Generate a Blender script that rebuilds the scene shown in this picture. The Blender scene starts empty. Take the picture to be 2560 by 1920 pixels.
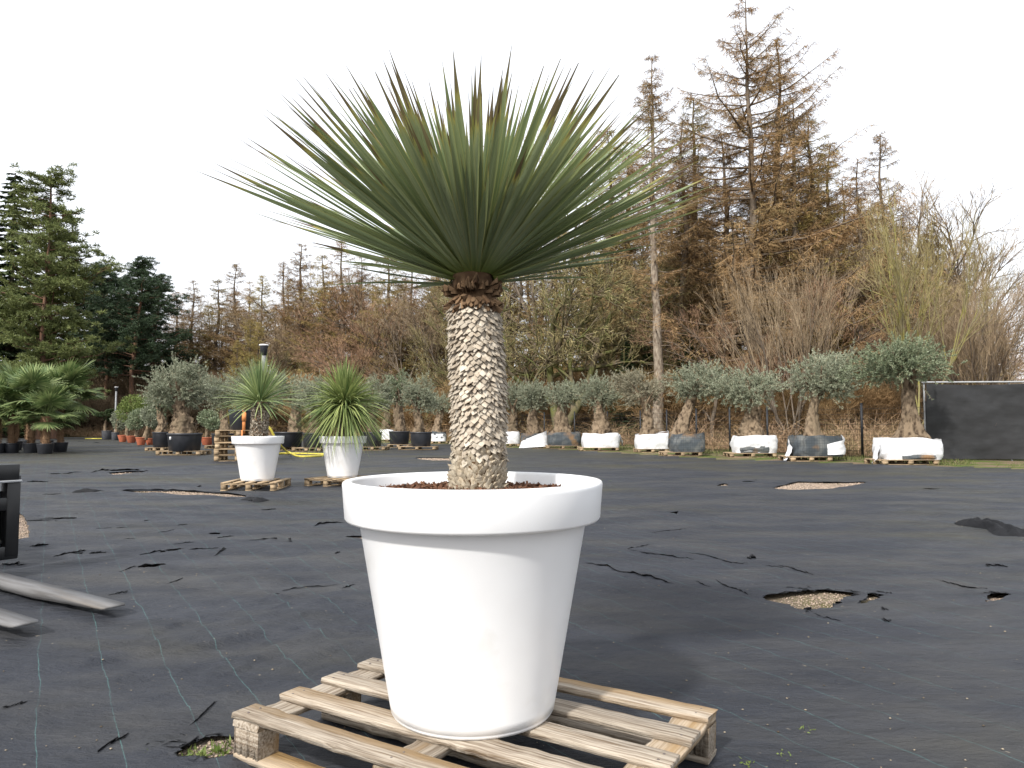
import bpy, math, random
import numpy as np
from mathutils import Vector, Matrix, Quaternion
R = math.radians
random.seed(7); rng = np.random.default_rng(11)
scene = bpy.context.scene
C = scene.collection

# ------------------------------------------------------------------ camera
F_PX = 1820.0; CAM_H = 1.25; PITCH = math.atan(102 / F_PX)
cam = bpy.data.cameras.new('camera'); camo = bpy.data.objects.new('camera', cam); C.objects.link(camo)
cam.sensor_width = 36; cam.lens = F_PX / 2560 * 36; cam.clip_end = 4000; cam.clip_start = .05
camo.location = (0, 0, CAM_H); camo.rotation_euler = (R(90) + PITCH, 0, 0)
scene.camera = camo

# ------------------------------------------------------------------ world, sun, exposure
SUN_AZ = (.53, .848); SUN_EL = R(41)
w = bpy.data.worlds.new('World'); scene.world = w; w.use_nodes = True
nt = w.node_tree; nt.nodes.clear()
out = nt.nodes.new('ShaderNodeOutputWorld'); bg = nt.nodes.new('ShaderNodeBackground')
sky = nt.nodes.new('ShaderNodeTexSky'); sky.sky_type = 'NISHITA'; sky.sun_disc = False
sky.sun_elevation = SUN_EL; sky.sun_rotation = math.atan2(-SUN_AZ[0], -SUN_AZ[1])
sky.dust_density = 4; sky.air_density = 1
mx = nt.nodes.new('ShaderNodeMix'); mx.data_type = 'RGBA'; mx.clamp_result = False
mx.inputs[0].default_value = .72
mx.inputs[7].default_value = (10.6, 10.75, 11.1, 1)            # thin bright cloud veil, the same all over
nt.links.new(sky.outputs[0], mx.inputs[6]); nt.links.new(mx.outputs[2], bg.inputs[0])
bg.inputs[1].default_value = .1; nt.links.new(bg.outputs[0], out.inputs[0])
sl = bpy.data.lights.new('sun', 'SUN'); sl.energy = 3.1; sl.angle = R(3.5); sl.color = (1, .96, .90)
so = bpy.data.objects.new('sun', sl); C.objects.link(so); so.location = (-6, -9, 14)
so.rotation_euler = Vector((SUN_AZ[0] * math.cos(SUN_EL), SUN_AZ[1] * math.cos(SUN_EL), -math.sin(SUN_EL))).to_track_quat('-Z', 'Y').to_euler()
scene.view_settings.view_transform = 'Standard'; scene.view_settings.look = 'None'
scene.view_settings.exposure = .72; scene.view_settings.gamma = 1; scene.view_settings.use_curve_mapping = False

# ------------------------------------------------------------------ pixel -> place
ct, st = math.cos(PITCH), math.sin(PITCH)
def ray(px, py):
    a = (px - 1280) / F_PX; b = (960 - py) / F_PX
    return np.array([a, ct - st * b, st + ct * b])
def gp(px, py, z=0.):
    d = ray(px, py); k = (z - CAM_H) / d[2]
    return np.array([d[0] * k, d[1] * k, z])
def at(px, py, Y):
    d = ray(px, py); k = Y / d[1]
    return np.array([d[0] * k, Y, CAM_H + d[2] * k])

# ------------------------------------------------------------------ noise
def vnoise(x, y, seed=0):
    xi = np.floor(x).astype(np.int64); yi = np.floor(y).astype(np.int64)
    xf = x - xi; yf = y - yi
    def h(a, b):
        n = (a * 374761393 + b * 668265263 + seed * 1442695041) & 0x7fffffff
        n = ((n ^ (n >> 13)) * 1274126177) & 0x7fffffff
        return ((n ^ (n >> 16)) & 0xffff) / 65535. * 2 - 1
    u = xf * xf * (3 - 2 * xf); v = yf * yf * (3 - 2 * yf)
    return (h(xi, yi) * (1 - u) + h(xi + 1, yi) * u) * (1 - v) + (h(xi, yi + 1) * (1 - u) + h(xi + 1, yi + 1) * u) * v
def fbm(x, y, seed=0, o=3):
    s = 0; a = 1.
    for k in range(o):
        s = s + a * vnoise(x * 2 ** k, y * 2 ** k, seed + k * 7); a *= .5
    return s

# ------------------------------------------------------------------ mesh builder
class MB:
    def __init__(s): s.v = []; s.f = []; s.n = 0; s.mi = []; s.uv = []
    def add(s, v, faces, mi=0):
        v = np.asarray(v, float).reshape(-1, 3); faces = np.asarray(faces, np.int64)
        s.v.append(v); s.f.append(faces + s.n); s.mi.append(np.full(len(faces), mi)); s.n += len(v); return s
    def box(s, c, size, rz=0, mi=0):
        x, y, z = [q / 2 for q in size]
        v = np.array([[-x,-y,-z],[x,-y,-z],[x,y,-z],[-x,y,-z],[-x,-y,z],[x,-y,z],[x,y,z],[-x,y,z]])
        if rz: c_, s_ = math.cos(rz), math.sin(rz); v = v @ np.array([[c_, s_, 0], [-s_, c_, 0], [0, 0, 1]])
        return s.add(v + np.asarray(c), [[0,3,2,1],[4,5,6,7],[0,1,5,4],[1,2,6,5],[2,3,7,6],[3,0,4,7]], mi)
    def strips(s, P0, P1, w0, w1, mi=0, side=None):
        P0 = np.asarray(P0, float); P1 = np.asarray(P1, float); N = len(P0)
        if N == 0: return s
        d = P1 - P0
        if side is None: side = np.cross(d, rng.normal(size=(N, 3)))
        side = side / (np.linalg.norm(side, axis=1, keepdims=True) + 1e-9)
        a = side * np.broadcast_to(np.asarray(w0, float) / 2, (N,))[:, None]; b = side * np.broadcast_to(np.asarray(w1, float) / 2, (N,))[:, None]
        v = np.stack([P0 - a, P0 + a, P1 + b, P1 - b], 1).reshape(-1, 3)
        return s.add(v, np.arange(N * 4).reshape(N, 4), mi)
    def leaves(s, P, D, ln, wd, mi=0):                       # kite shaped leaf: base, two sides, tip
        N = len(P); D = D / (np.linalg.norm(D, axis=1, keepdims=True) + 1e-9)
        sd = np.cross(D, rng.normal(size=(N, 3))); sd /= np.linalg.norm(sd, axis=1, keepdims=True) + 1e-9
        ln = np.broadcast_to(np.asarray(ln, float), (N,))[:, None]; wd = np.broadcast_to(np.asarray(wd, float), (N,))[:, None]
        m = P + D * ln * .5
        v = np.stack([P, m + sd * wd / 2, P + D * ln, m - sd * wd / 2], 1).reshape(-1, 3)
        return s.add(v, np.arange(N * 4).reshape(N, 4), mi)
    def tube(s, P, rad, n=6, mi=0, cap=True, wob=0):
        P = np.asarray(P, float); k = len(P); rad = np.broadcast_to(np.asarray(rad, float), (k,))
        T = np.gradient(P, axis=0); T /= np.linalg.norm(T, axis=1, keepdims=True) + 1e-9
        ref = np.array([0, 0, 1.]) if abs(T[0][2]) < .8 else np.array([1., 0, 0])
        A = np.cross(T, ref); A /= np.linalg.norm(A, axis=1, keepdims=True) + 1e-9
        B = np.cross(T, A)
        an = np.arange(n) * 2 * math.pi / n
        rr = rad[:, None] * (1 + (wob * rng.normal(size=(k, n)) if wob else 0))
        v = P[:, None, :] + rr[..., None] * (A[:, None, :] * np.cos(an)[None, :, None] + B[:, None, :] * np.sin(an)[None, :, None])
        i = np.arange(k - 1)[:, None] * n; j = np.arange(n)[None, :]; j2 = (j + 1) % n
        q = np.stack([i + j, i + j2, i + n + j2, i + n + j], -1).reshape(-1, 4)
        s.add(v.reshape(-1, 3), q, mi)
        if cap:
            for c, ring, fl in ((P[-1], v[-1], 0), (P[0], v[0], 1)):
                t = [[m, (m + 1) % n, n, n] if not fl else [(m + 1) % n, m, n, n] for m in range(n)]
                s.add(np.vstack([ring, c[None]]), t, mi)
        return s
    def lathe(s, prof, n=48, c=(0, 0, 0), mi=0):
        prof = np.asarray(prof, float); k = len(prof); an = np.arange(n) * 2 * math.pi / n
        v = np.stack([prof[:, 0, None] * np.cos(an), prof[:, 0, None] * np.sin(an), np.repeat(prof[:, 1, None], n, 1)], -1) + np.asarray(c)
        i = np.arange(k - 1)[:, None] * n; j = np.arange(n)[None, :]; j2 = (j + 1) % n
        return s.add(v.reshape(-1, 3), np.stack([i + j, i + j2, i + n + j2, i + n + j], -1).reshape(-1, 4), mi)
    def grid(s, V, mi=0, keep=None):                          # V (a,b,3)
        a, b = V.shape[:2]; i = np.arange(a - 1)[:, None] * b; j = np.arange(b - 1)[None, :]
        q = np.stack([i + j, i + j + 1, i + b + j + 1, i + b + j], -1)
        q = q[keep] if keep is not None else q.reshape(-1, 4)
        return s.add(V.reshape(-1, 3), q, mi)
    def mesh(s, name, mats, smooth=False, uv=None):
        v = np.vstack(s.v); f = np.vstack(s.f); mi = np.concatenate(s.mi)
        tri = f[:, 2] == f[:, 3]
        me = bpy.data.meshes.new(name)
        tot = np.where(tri, 3, 4); start = np.concatenate([[0], np.cumsum(tot)[:-1]])
        mask = np.ones((len(f), 4), bool); mask[tri, 3] = False
        loops = f[mask]
        me.vertices.add(len(v)); me.vertices.foreach_set('co', v.astype(np.float32).ravel())
        me.loops.add(len(loops)); me.loops.foreach_set('vertex_index', loops.astype(np.int32))
        me.polygons.add(len(f)); me.polygons.foreach_set('loop_start', start.astype(np.int32))
        me.polygons.foreach_set('material_index', mi.astype(np.int32))
        if smooth: me.polygons.foreach_set('use_smooth', np.ones(len(f), bool))
        for m in (mats if isinstance(mats, (list, tuple)) else [mats]): me.materials.append(m)
        if uv is not None:
            l = me.uv_layers.new(name='UVMap'); l.data.foreach_set('uv', np.asarray(uv, np.float32)[loops].ravel())
        me.update(calc_edges=True)
        return me
    def build(s, name, mats, parent=None, smooth=False, uv=None, kind=None):
        return obj(name, s.mesh(name, mats, smooth, uv), parent, kind)
def obj(name, me, parent=None, kind=None, loc=None, rz=None):
    o = bpy.data.objects.new(name, me); C.objects.link(o)
    if parent: o.parent = parent
    if kind: o['kind'] = kind
    if loc is not None: o.location = loc
    if rz is not None: o.rotation_euler = (0, 0, rz)
    return o
def tag(o, label=None, cat=None, group=None, kind=None):
    if label: o['label'] = label
    if cat: o['category'] = cat
    if group: o['group'] = group
    if kind: o['kind'] = kind
    return o
def thing(name, label, cat, loc=(0, 0, 0), rz=0, group=None, scale=None):
    o = bpy.data.objects.new(name, None); C.objects.link(o); o.empty_display_size = .1
    o.location = loc; o.rotation_euler = (0, 0, rz)
    if scale is not None: o.scale = scale if isinstance(scale, (tuple, list)) else (scale,) * 3
    return tag(o, label, cat, group)
def inside(px, py, poly):
    r = np.zeros(np.shape(px), bool); n = len(poly)
    for i in range(n):
        x1, y1 = poly[i][:2]; x2, y2 = poly[(i + 1) % n][:2]
        if y1 == y2: continue
        c = ((y1 > py) != (y2 > py)) & (px < (x2 - x1) * (py - y1) / (y2 - y1) + x1)
        r ^= c
    return r

# ------------------------------------------------------------------ materials
def mat(name, col, rough=.6, spec=.5, col2=None, scale=5., stretch=None, island=None, bump=0, bscale=40, objrand=None, trans=0, coords='Object', detail=4, sharp=None, thirds=None):
    """col..col2 mixed by noise; island = third colour mixed by a random value per loose piece; objrand = brightness spread per object"""
    m = bpy.data.materials.new(name); m.use_nodes = True; t = m.node_tree; L = t.links.new
    b = t.nodes['Principled BSDF']; b.inputs['Roughness'].default_value = rough; b.inputs['Specular IOR Level'].default_value = spec
    src = None
    def rgb(c):
        n = t.nodes.new('ShaderNodeRGB'); n.outputs[0].default_value = (*c, 1); return n.outputs[0]
    def mix(f, a, c, blend='MIX'):
        n = t.nodes.new('ShaderNodeMix'); n.data_type = 'RGBA'; n.blend_type = blend
        L(f, n.inputs[0]) if not isinstance(f, (int, float)) else setattr(n.inputs[0], 'default_value', f)
        L(a, n.inputs[6]); L(c, n.inputs[7]); return n.outputs[2]
    tc = t.nodes.new('ShaderNodeTexCoord'); co = tc.outputs[coords]
    oi = t.nodes.new('ShaderNodeObjectInfo')
    if objrand is not None or stretch:
        mp = t.nodes.new('ShaderNodeMapping'); L(co, mp.inputs[0]); mp.inputs['Scale'].default_value = stretch or (1, 1, 1)
        ml = t.nodes.new('ShaderNodeMath'); ml.operation = 'MULTIPLY'; ml.inputs[1].default_value = 37.; L(oi.outputs['Random'], ml.inputs[0])
        cb = t.nodes.new('ShaderNodeCombineXYZ')
        for k in range(3): L(ml.outputs[0], cb.inputs[k])
        L(cb.outputs[0], mp.inputs['Location']); co = mp.outputs[0]
    src = rgb(col)
    if col2 is not None:
        n = t.nodes.new('ShaderNodeTexNoise'); n.inputs['Scale'].default_value = scale; n.inputs['Detail'].default_value = detail; L(co, n.inputs['Vector'])
        rp = t.nodes.new('ShaderNodeValToRGB'); lo, hi = sharp or (.35, .65)
        rp.color_ramp.elements[0].position = lo; rp.color_ramp.elements[1].position = hi; L(n.outputs[0], rp.inputs[0])
        src = mix(rp.outputs[0], src, rgb(col2))
    if thirds is not None:
        c3, sc3, lo, hi = thirds
        n = t.nodes.new('ShaderNodeTexNoise'); n.inputs['Scale'].default_value = sc3; n.inputs['Detail'].default_value = 5; L(co, n.inputs['Vector'])
        rp = t.nodes.new('ShaderNodeValToRGB'); rp.color_ramp.elements[0].position = lo; rp.color_ramp.elements[1].position = hi; L(n.outputs[0], rp.inputs[0])
        src = mix(rp.outputs[0], src, rgb(c3))
    if island is not None:
        g = t.nodes.new('ShaderNodeNewGeometry'); src = mix(g.outputs['Random Per Island'], src, rgb(island))
    if objrand:
        mr = t.nodes.new('ShaderNodeMapRange'); mr.inputs[3].default_value = 1 - objrand; mr.inputs[4].default_value = 1 + objrand; L(oi.outputs['Random'], mr.inputs[0])
        cc = t.nodes.new('ShaderNodeCombineXYZ')
        for k in range(3): L(mr.outputs[0], cc.inputs[k])
        src = mix(1.0, src, cc.outputs[0], 'MULTIPLY')
    L(src, b.inputs['Base Color'])
    if bump:
        n = t.nodes.new('ShaderNodeTexNoise'); n.inputs['Scale'].default_value = bscale; n.inputs['Detail'].default_value = 4; L(co, n.inputs['Vector'])
        bp = t.nodes.new('ShaderNodeBump'); bp.inputs['Strength'].default_value = bump; bp.inputs['Distance'].default_value = .02; L(n.outputs[0], bp.inputs['Height']); L(bp.outputs[0], b.inputs['Normal'])
    if trans:
        tr = t.nodes.new('ShaderNodeBsdfTranslucent'); L(src, tr.inputs[0]); ms = t.nodes.new('ShaderNodeMixShader'); ms.inputs[0].default_value = trans
        L(b.outputs[0], ms.inputs[1]); L(tr.outputs[0], ms.inputs[2]); L(ms.outputs[0], t.nodes['Material Output'].inputs[0])
    return m
M = {}
M['white_pot'] = mat('white_plastic', (.83, .84, .85), .34, .5, (.79, .795, .80), 3, bump=.03, bscale=180, thirds=((.70, .69, .66), 4.5, .60, .80))
M['wood'] = mat('weathered_wood', (.43, .375, .305), .85, .2, (.14, .10, .065), 3.0, stretch=(1.2, 34, 34), objrand=.28, bump=.6, bscale=9, sharp=(.40, .70), detail=8, thirds=((.29, .19, .09), .16, .48, .66))
M['wood_gold'] = mat('honey_wood', (.36, .24, .105), .8, .2, (.15, .09, .04), 3, stretch=(1.2, 30, 30), objrand=.25, bump=.5, bscale=9, detail=8, sharp=(.38, .72), thirds=((.36, .31, .25), .22, .5, .64))
M['wood_far'] = mat('pallet_wood', (.36, .27, .17), .8, .2, (.22, .16, .10), 4, stretch=(1, 6, 6), objrand=.3)
M['nail'] = mat('nail_steel', (.10, .08, .07), .5, .5)
M['chips'] = mat('bark_chips', (.085, .04, .025), .9, .2, island=(.19, .10, .06))
M['soil'] = mat('dark_soil', (.05, .028, .018), .95, .1, (.09, .05, .03), 40)
M['blacktub'] = mat('black_plastic_tub', (.016, .018, .023), .42, .5, (.026, .028, .034), 4, objrand=.2)
M['greytub'] = mat('grey_plastic_tub', (.07, .072, .08), .5, .4, (.05, .052, .06), 4)
M['terra'] = mat('terracotta', (.40, .12, .06), .7, .3, (.33, .10, .055), 6, objrand=.15)
M['olive_leaf'] = mat('olive_leaf', (.125, .145, .092), .55, .4, island=(.37, .395, .285), objrand=.10, trans=.2)
M['olive_leaf_dry'] = mat('olive_leaf_dry', (.13, .125, .075), .6, .4, island=(.40, .37, .27), trans=.2)
M['olive_leaf_green'] = mat('olive_leaf_green', (.085, .12, .062), .5, .5, island=(.29, .33, .205), trans=.2)
M['olive_bark'] = mat('olive_bark', (.205, .155, .105), .95, .1, (.05, .035, .024), 9, stretch=(1, 1, .55), bump=1., bscale=16, sharp=(.46, .66), detail=8, objrand=.15, thirds=((.15, .12, .08), 2.0, .55, .75))
M['bark'] = mat('grey_bark', (.17, .14, .11), .95, .1, (.08, .062, .045), 2.5, stretch=(3, 3, .7), bump=.6, bscale=8)
M['bark_pale'] = mat('pale_larch_bark', (.30, .255, .20), .95, .1, (.13, .10, .075), 3, stretch=(3, 3, 1), bump=.6, bscale=8)
M['bark_pine'] = mat('pine_bark', (.20, .11, .07), .95, .1, (.10, .07, .055), 2, stretch=(3, 3, .7))
M['bark_moss'] = mat('lichen_bark', (.13, .105, .07), .95, .1, (.105, .11, .04), 1.3, bump=.4, bscale=8, sharp=(.42, .6))
M['bark_lichen'] = mat('yellow_lichen_bark', (.22, .195, .12), .95, .1, (.26, .24, .08), 1.2, sharp=(.4, .6))
M['larch_twig'] = mat('larch_twigs', (.165, .10, .05), .9, .1, island=(.38, .25, .13), objrand=.2, coords='Object', col2=(.165, .135, .06), scale=.3)
M['larch_olive'] = mat('larch_twigs_budding', (.19, .135, .05), .9, .1, island=(.40, .305, .12), objrand=.2, col2=(.165, .165, .05), scale=.3)
M['bare_twig'] = mat('bare_twigs', (.15, .11, .07), .9, .1, island=(.34, .265, .175), objrand=.15)
M['bare_green'] = mat('mossy_twigs', (.15, .125, .06), .9, .1, island=(.33, .28, .14), objrand=.15)
M['red_twig'] = mat('reddish_twigs', (.18, .11, .07), .9, .1, island=(.36, .23, .15), objrand=.15)
M['pine_needle'] = mat('pine_needles', (.07, .095, .032), .6, .3, island=(.22, .25, .085), trans=.2)
M['pine_dark'] = mat('pine_needles_dark', (.020, .040, .020), .6, .3, island=(.065, .10, .048), trans=.1)
M['spruce_needle'] = mat('spruce_needles', (.016, .03, .012), .6, .3, island=(.05, .075, .022), trans=.1)
M['palm_leaf'] = mat('palm_leaf', (.075, .125, .04), .55, .4, island=(.21, .26, .10), objrand=.3, trans=.25)
M['palm_fibre'] = mat('palm_fibre', (.11, .055, .03), .95, .1, (.22, .14, .08), 9, island=(.24, .16, .10))
M['yucca_far'] = mat('grass_tree_leaf', (.075, .125, .035), .5, .4, island=(.36, .41, .15), trans=.25)
M['yucca_far_blue'] = mat('grey_green_spiky_leaf', (.09, .15, .06), .5, .4, island=(.40, .46, .20), trans=.25)
M['scale'] = mat('trunk_scale', (.47, .42, .345), .9, .15, (.31, .26, .20), 22, objrand=.22, bump=.5, bscale=60)
M['scale_pale'] = mat('trunk_scale_low', (.50, .445, .35), .9, .15, (.35, .29, .21), 22, objrand=.2, bump=.5, bscale=60)
M['scale_brown'] = mat('trunk_fringe', (.085, .05, .028), .9, .15, (.20, .13, .075), 18, objrand=.3)
M['scale_core'] = mat('trunk_core', (.06, .035, .02), .95, .1, (.11, .07, .04), 30)
M['bag_white'] = mat('white_woven_wrap', (.70, .71, .73), .65, .3, (.58, .59, .61), 7, bump=.9, bscale=9, thirds=((.45, .43, .40), 1.3, .6, .8))
M['black_frame'] = mat('black_paint', (.006, .007, .008), .35, .5, (.012, .012, .013), 6)
M['grey_steel'] = mat('galvanised_steel', (.35, .36, .37), .45, .5, (.27, .28, .29), 10)
M['fork'] = mat('worn_fork_steel', (.155, .155, .158), .65, .35, (.09, .087, .085), 4, stretch=(.5, 6, 6), bump=.1, bscale=20, thirds=((.15, .13, .11), 1.5, .55, .75))
M['fence_dark'] = mat('dark_grey_post', (.014, .016, .02), .5, .4)
M['wire'] = mat('dark_wire', (.03, .032, .034), .5, .4)
M['lamp_white'] = mat('lamp_cap', (.7, .7, .7), .4, .5)
M['orange'] = mat('orange_strap', (.62, .24, .08), .6, .3, (.5, .2, .07), 12)
M['yellow'] = mat('yellow_hose', (.55, .47, .06), .45, .4, (.42, .36, .06), 8)
M['stone'] = mat('gravel_stone', (.16, .125, .10), .9, .2, island=(.46, .36, .28))
M['debris'] = mat('debris', (.08, .06, .04), .9, .2, island=(.34, .29, .22))
M['grass'] = mat('grass_blades', (.065, .095, .025), .7, .2, island=(.20, .19, .08), trans=.2)
M['weed'] = mat('weed_leaf', (.09, .14, .03), .6, .3, island=(.2, .24, .07), trans=.2)
M['brush'] = mat('dry_brush', (.13, .08, .05), .9, .1, island=(.37, .25, .16), col2=(.15, .14, .06), scale=.25)
M['rubber'] = mat('tyre_rubber', (.015, .015, .015), .8, .2)

def ground_mat():
    m = mat('gravel_soil', (.21, .165, .13), .95, .1, (.33, .27, .22), 60, bump=.8, bscale=70, thirds=((.12, .105, .05), .6, .5, .7)); return m
M['ground'] = ground_mat()
M['verge'] = mat('verge_soil', (.16, .12, .08), .95, .1, (.085, .11, .03), 1.1, bump=.6, bscale=30, sharp=(.42, .56))
M['litter'] = mat('leaf_litter', (.15, .09, .05), .95, .1, (.09, .075, .03), .8, bump=.6, bscale=10, thirds=((.24, .15, .09), 5, .5, .7))

def cloth_mat(lines=True, name='ground_cloth_fabric'):
    m = bpy.data.materials.new(name); m.use_nodes = True; t = m.node_tree; L = t.links.new
    b = t.nodes['Principled BSDF']; b.inputs['Roughness'].default_value = .58; b.inputs['Specular IOR Level'].default_value = .28
    tc = t.nodes.new('ShaderNodeTexCoord')
    def noise(sc, det=4, vec=None, rough=.5):
        n = t.nodes.new('ShaderNodeTexNoise'); n.inputs['Scale'].default_value = sc; n.inputs['Detail'].default_value = det; n.inputs['Roughness'].default_value = rough
        L(vec or tc.outputs['Object'], n.inputs['Vector']); return n.outputs[0]
    def ramp(v, lo, hi, a=0, c=1):
        r = t.nodes.new('ShaderNodeMapRange'); r.inputs[1].default_value = lo; r.inputs[2].default_value = hi; r.inputs[3].default_value = a; r.inputs[4].default_value = c; L(v, r.inputs[0]); return r.outputs[0]
    def mth(op, a, c=None):
        n = t.nodes.new('ShaderNodeMath'); n.operation = op
        for k, v in enumerate((a, c)):
            if v is None: continue
            if isinstance(v, (int, float)): n.inputs[k].default_value = v
            else: L(v, n.inputs[k])
        return n.outputs[0]
    def mix(f, a, c):
        n = t.nodes.new('ShaderNodeMix'); n.data_type = 'RGBA'
        if isinstance(f, (int, float)): n.inputs[0].default_value = f
        else: L(f, n.inputs[0])
        for k, v in ((6, a), (7, c)):
            if isinstance(v, tuple): n.inputs[k].default_value = (*v, 1)
            else: L(v, n.inputs[k])
        return n.outputs[2]
    mp = t.nodes.new('ShaderNodeMapping'); mp.inputs['Rotation'].default_value = (0, 0, R(-8)); mp.inputs['Scale'].default_value = (.55, 1.25, 1); L(tc.outputs['Object'], mp.inputs[0])
    base = mix(ramp(noise(1.1, 6, mp.outputs[0], .6), .38, .66), (.0130, .0162, .0245), (.0270, .0312, .0415))
    dust = mix(ramp(noise(.9, 5, mp.outputs[0], .65), .46, .76), base, (.056, .055, .052))
    sy = t.nodes.new('ShaderNodeSeparateXYZ'); L(tc.outputs['Object'], sy.inputs[0])
    mfar = mth('ADD', noise(.32, 6, mp.outputs[0], .62), ramp(sy.outputs[1], 9, 26, 0, .13))
    moss = mix(mth('MULTIPLY', ramp(mfar, .54, .72), .85), dust, (.046, .043, .025))
    grain = mix(ramp(noise(110, 4, None, .8), .48, .74), moss, (.043, .044, .047))
    speck = mix(ramp(noise(26, 2, None, .5), .735, .77), grain, (.17, .15, .12))
    col = speck
    if lines:
        sp = t.nodes.new('ShaderNodeSeparateXYZ'); L(tc.outputs['Object'], sp.inputs[0])
        c = mth('ADD', mth('MULTIPLY', sp.outputs[0], .844), mth('MULTIPLY', sp.outputs[1], .536))
        c = mth('ADD', c, mth('MULTIPLY', mth('SUBTRACT', noise(1.6, 2), .5), .05))
        c = mth('ADD', c, mth('MULTIPLY', mth('SUBTRACT', noise(14, 1), .5), .008))
        fr = mth('ABSOLUTE', mth('SUBTRACT', mth('FRACT', mth('ADD', mth('DIVIDE', c, .283), .52)), .5))
        ln = ramp(fr, .0032, .0068, 1, 0)
        ln = mth('MULTIPLY', ln, ramp(noise(1.7, 5, None, .7), .38, .64, .12, .7))
        col = mix(ln, col, (.10, .24, .23))
    L(col, b.inputs['Base Color'])
    L(ramp(noise(2.3, 4, mp.outputs[0]), .3, .7, .48, .70), b.inputs['Roughness'])
    wv = noise(330, 2); bp = t.nodes.new('ShaderNodeBump'); bp.inputs['Strength'].default_value = .35; bp.inputs['Distance'].default_value = .003; L(wv, bp.inputs['Height'])
    b2 = t.nodes.new('ShaderNodeBump'); b2.inputs['Strength'].default_value = 1.; b2.inputs['Distance'].default_value = .09; L(noise(5, 9, mp.outputs[0], .62), b2.inputs['Height']); L(bp.outputs[0], b2.inputs['Normal'])
    L(b2.outputs[0], b.inputs['Normal'])
    return m
M['cloth'] = cloth_mat()
M['cloth_plain'] = mat('torn_cloth', (.0055, .006, .0075), .7, .2, (.011, .0115, .0135), 9, bump=.5, bscale=30)
M['screen'] = mat('black_screen_cloth', (.022, .0225, .024), .7, .3, (.028, .029, .031), 3, stretch=(1, 1, 3), bump=.3, bscale=60)

def mesh_bag_mat():
    m = mat('dark_mesh_bag', (.055, .066, .075), .7, .3, (.14, .145, .14), 3.0, sharp=(.45, .68), thirds=((.20, .12, .06), 1.4, .55, .68), objrand=.2)
    t = m.node_tree; L = t.links.new; b = t.nodes['Principled BSDF']
    old = b.inputs['Base Color'].links[0].from_socket
    tc = t.nodes.new('ShaderNodeTexCoord'); sp = t.nodes.new('ShaderNodeSeparateXYZ'); L(tc.outputs['Object'], sp.inputs[0])
    acc = None
    for k in range(3):
        d = t.nodes.new('ShaderNodeMath'); d.operation = 'DIVIDE'; d.inputs[1].default_value = .09; L(sp.outputs[k], d.inputs[0])
        f = t.nodes.new('ShaderNodeMath'); f.operation = 'FRACT'; L(d.outputs[0], f.inputs[0])
        g = t.nodes.new('ShaderNodeMath'); g.operation = 'LESS_THAN'; g.inputs[1].default_value = .14; L(f.outputs[0], g.inputs[0])
        if acc is None: acc = g.outputs[0]
        else:
            x = t.nodes.new('ShaderNodeMath'); x.operation = 'MAXIMUM'; L(acc, x.inputs[0]); L(g.outputs[0], x.inputs[1]); acc = x.outputs[0]
    n = t.nodes.new('ShaderNodeMix'); n.data_type = 'RGBA'; hf = t.nodes.new('ShaderNodeMath'); hf.operation = 'MULTIPLY'; hf.inputs[1].default_value = .45; L(acc, hf.inputs[0]); L(hf.outputs[0], n.inputs[0]); L(old, n.inputs[6]); n.inputs[7].default_value = (.02, .023, .026, 1)
    L(n.outputs[2], b.inputs['Base Color']); return m
M['bag_mesh'] = mesh_bag_mat()

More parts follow.
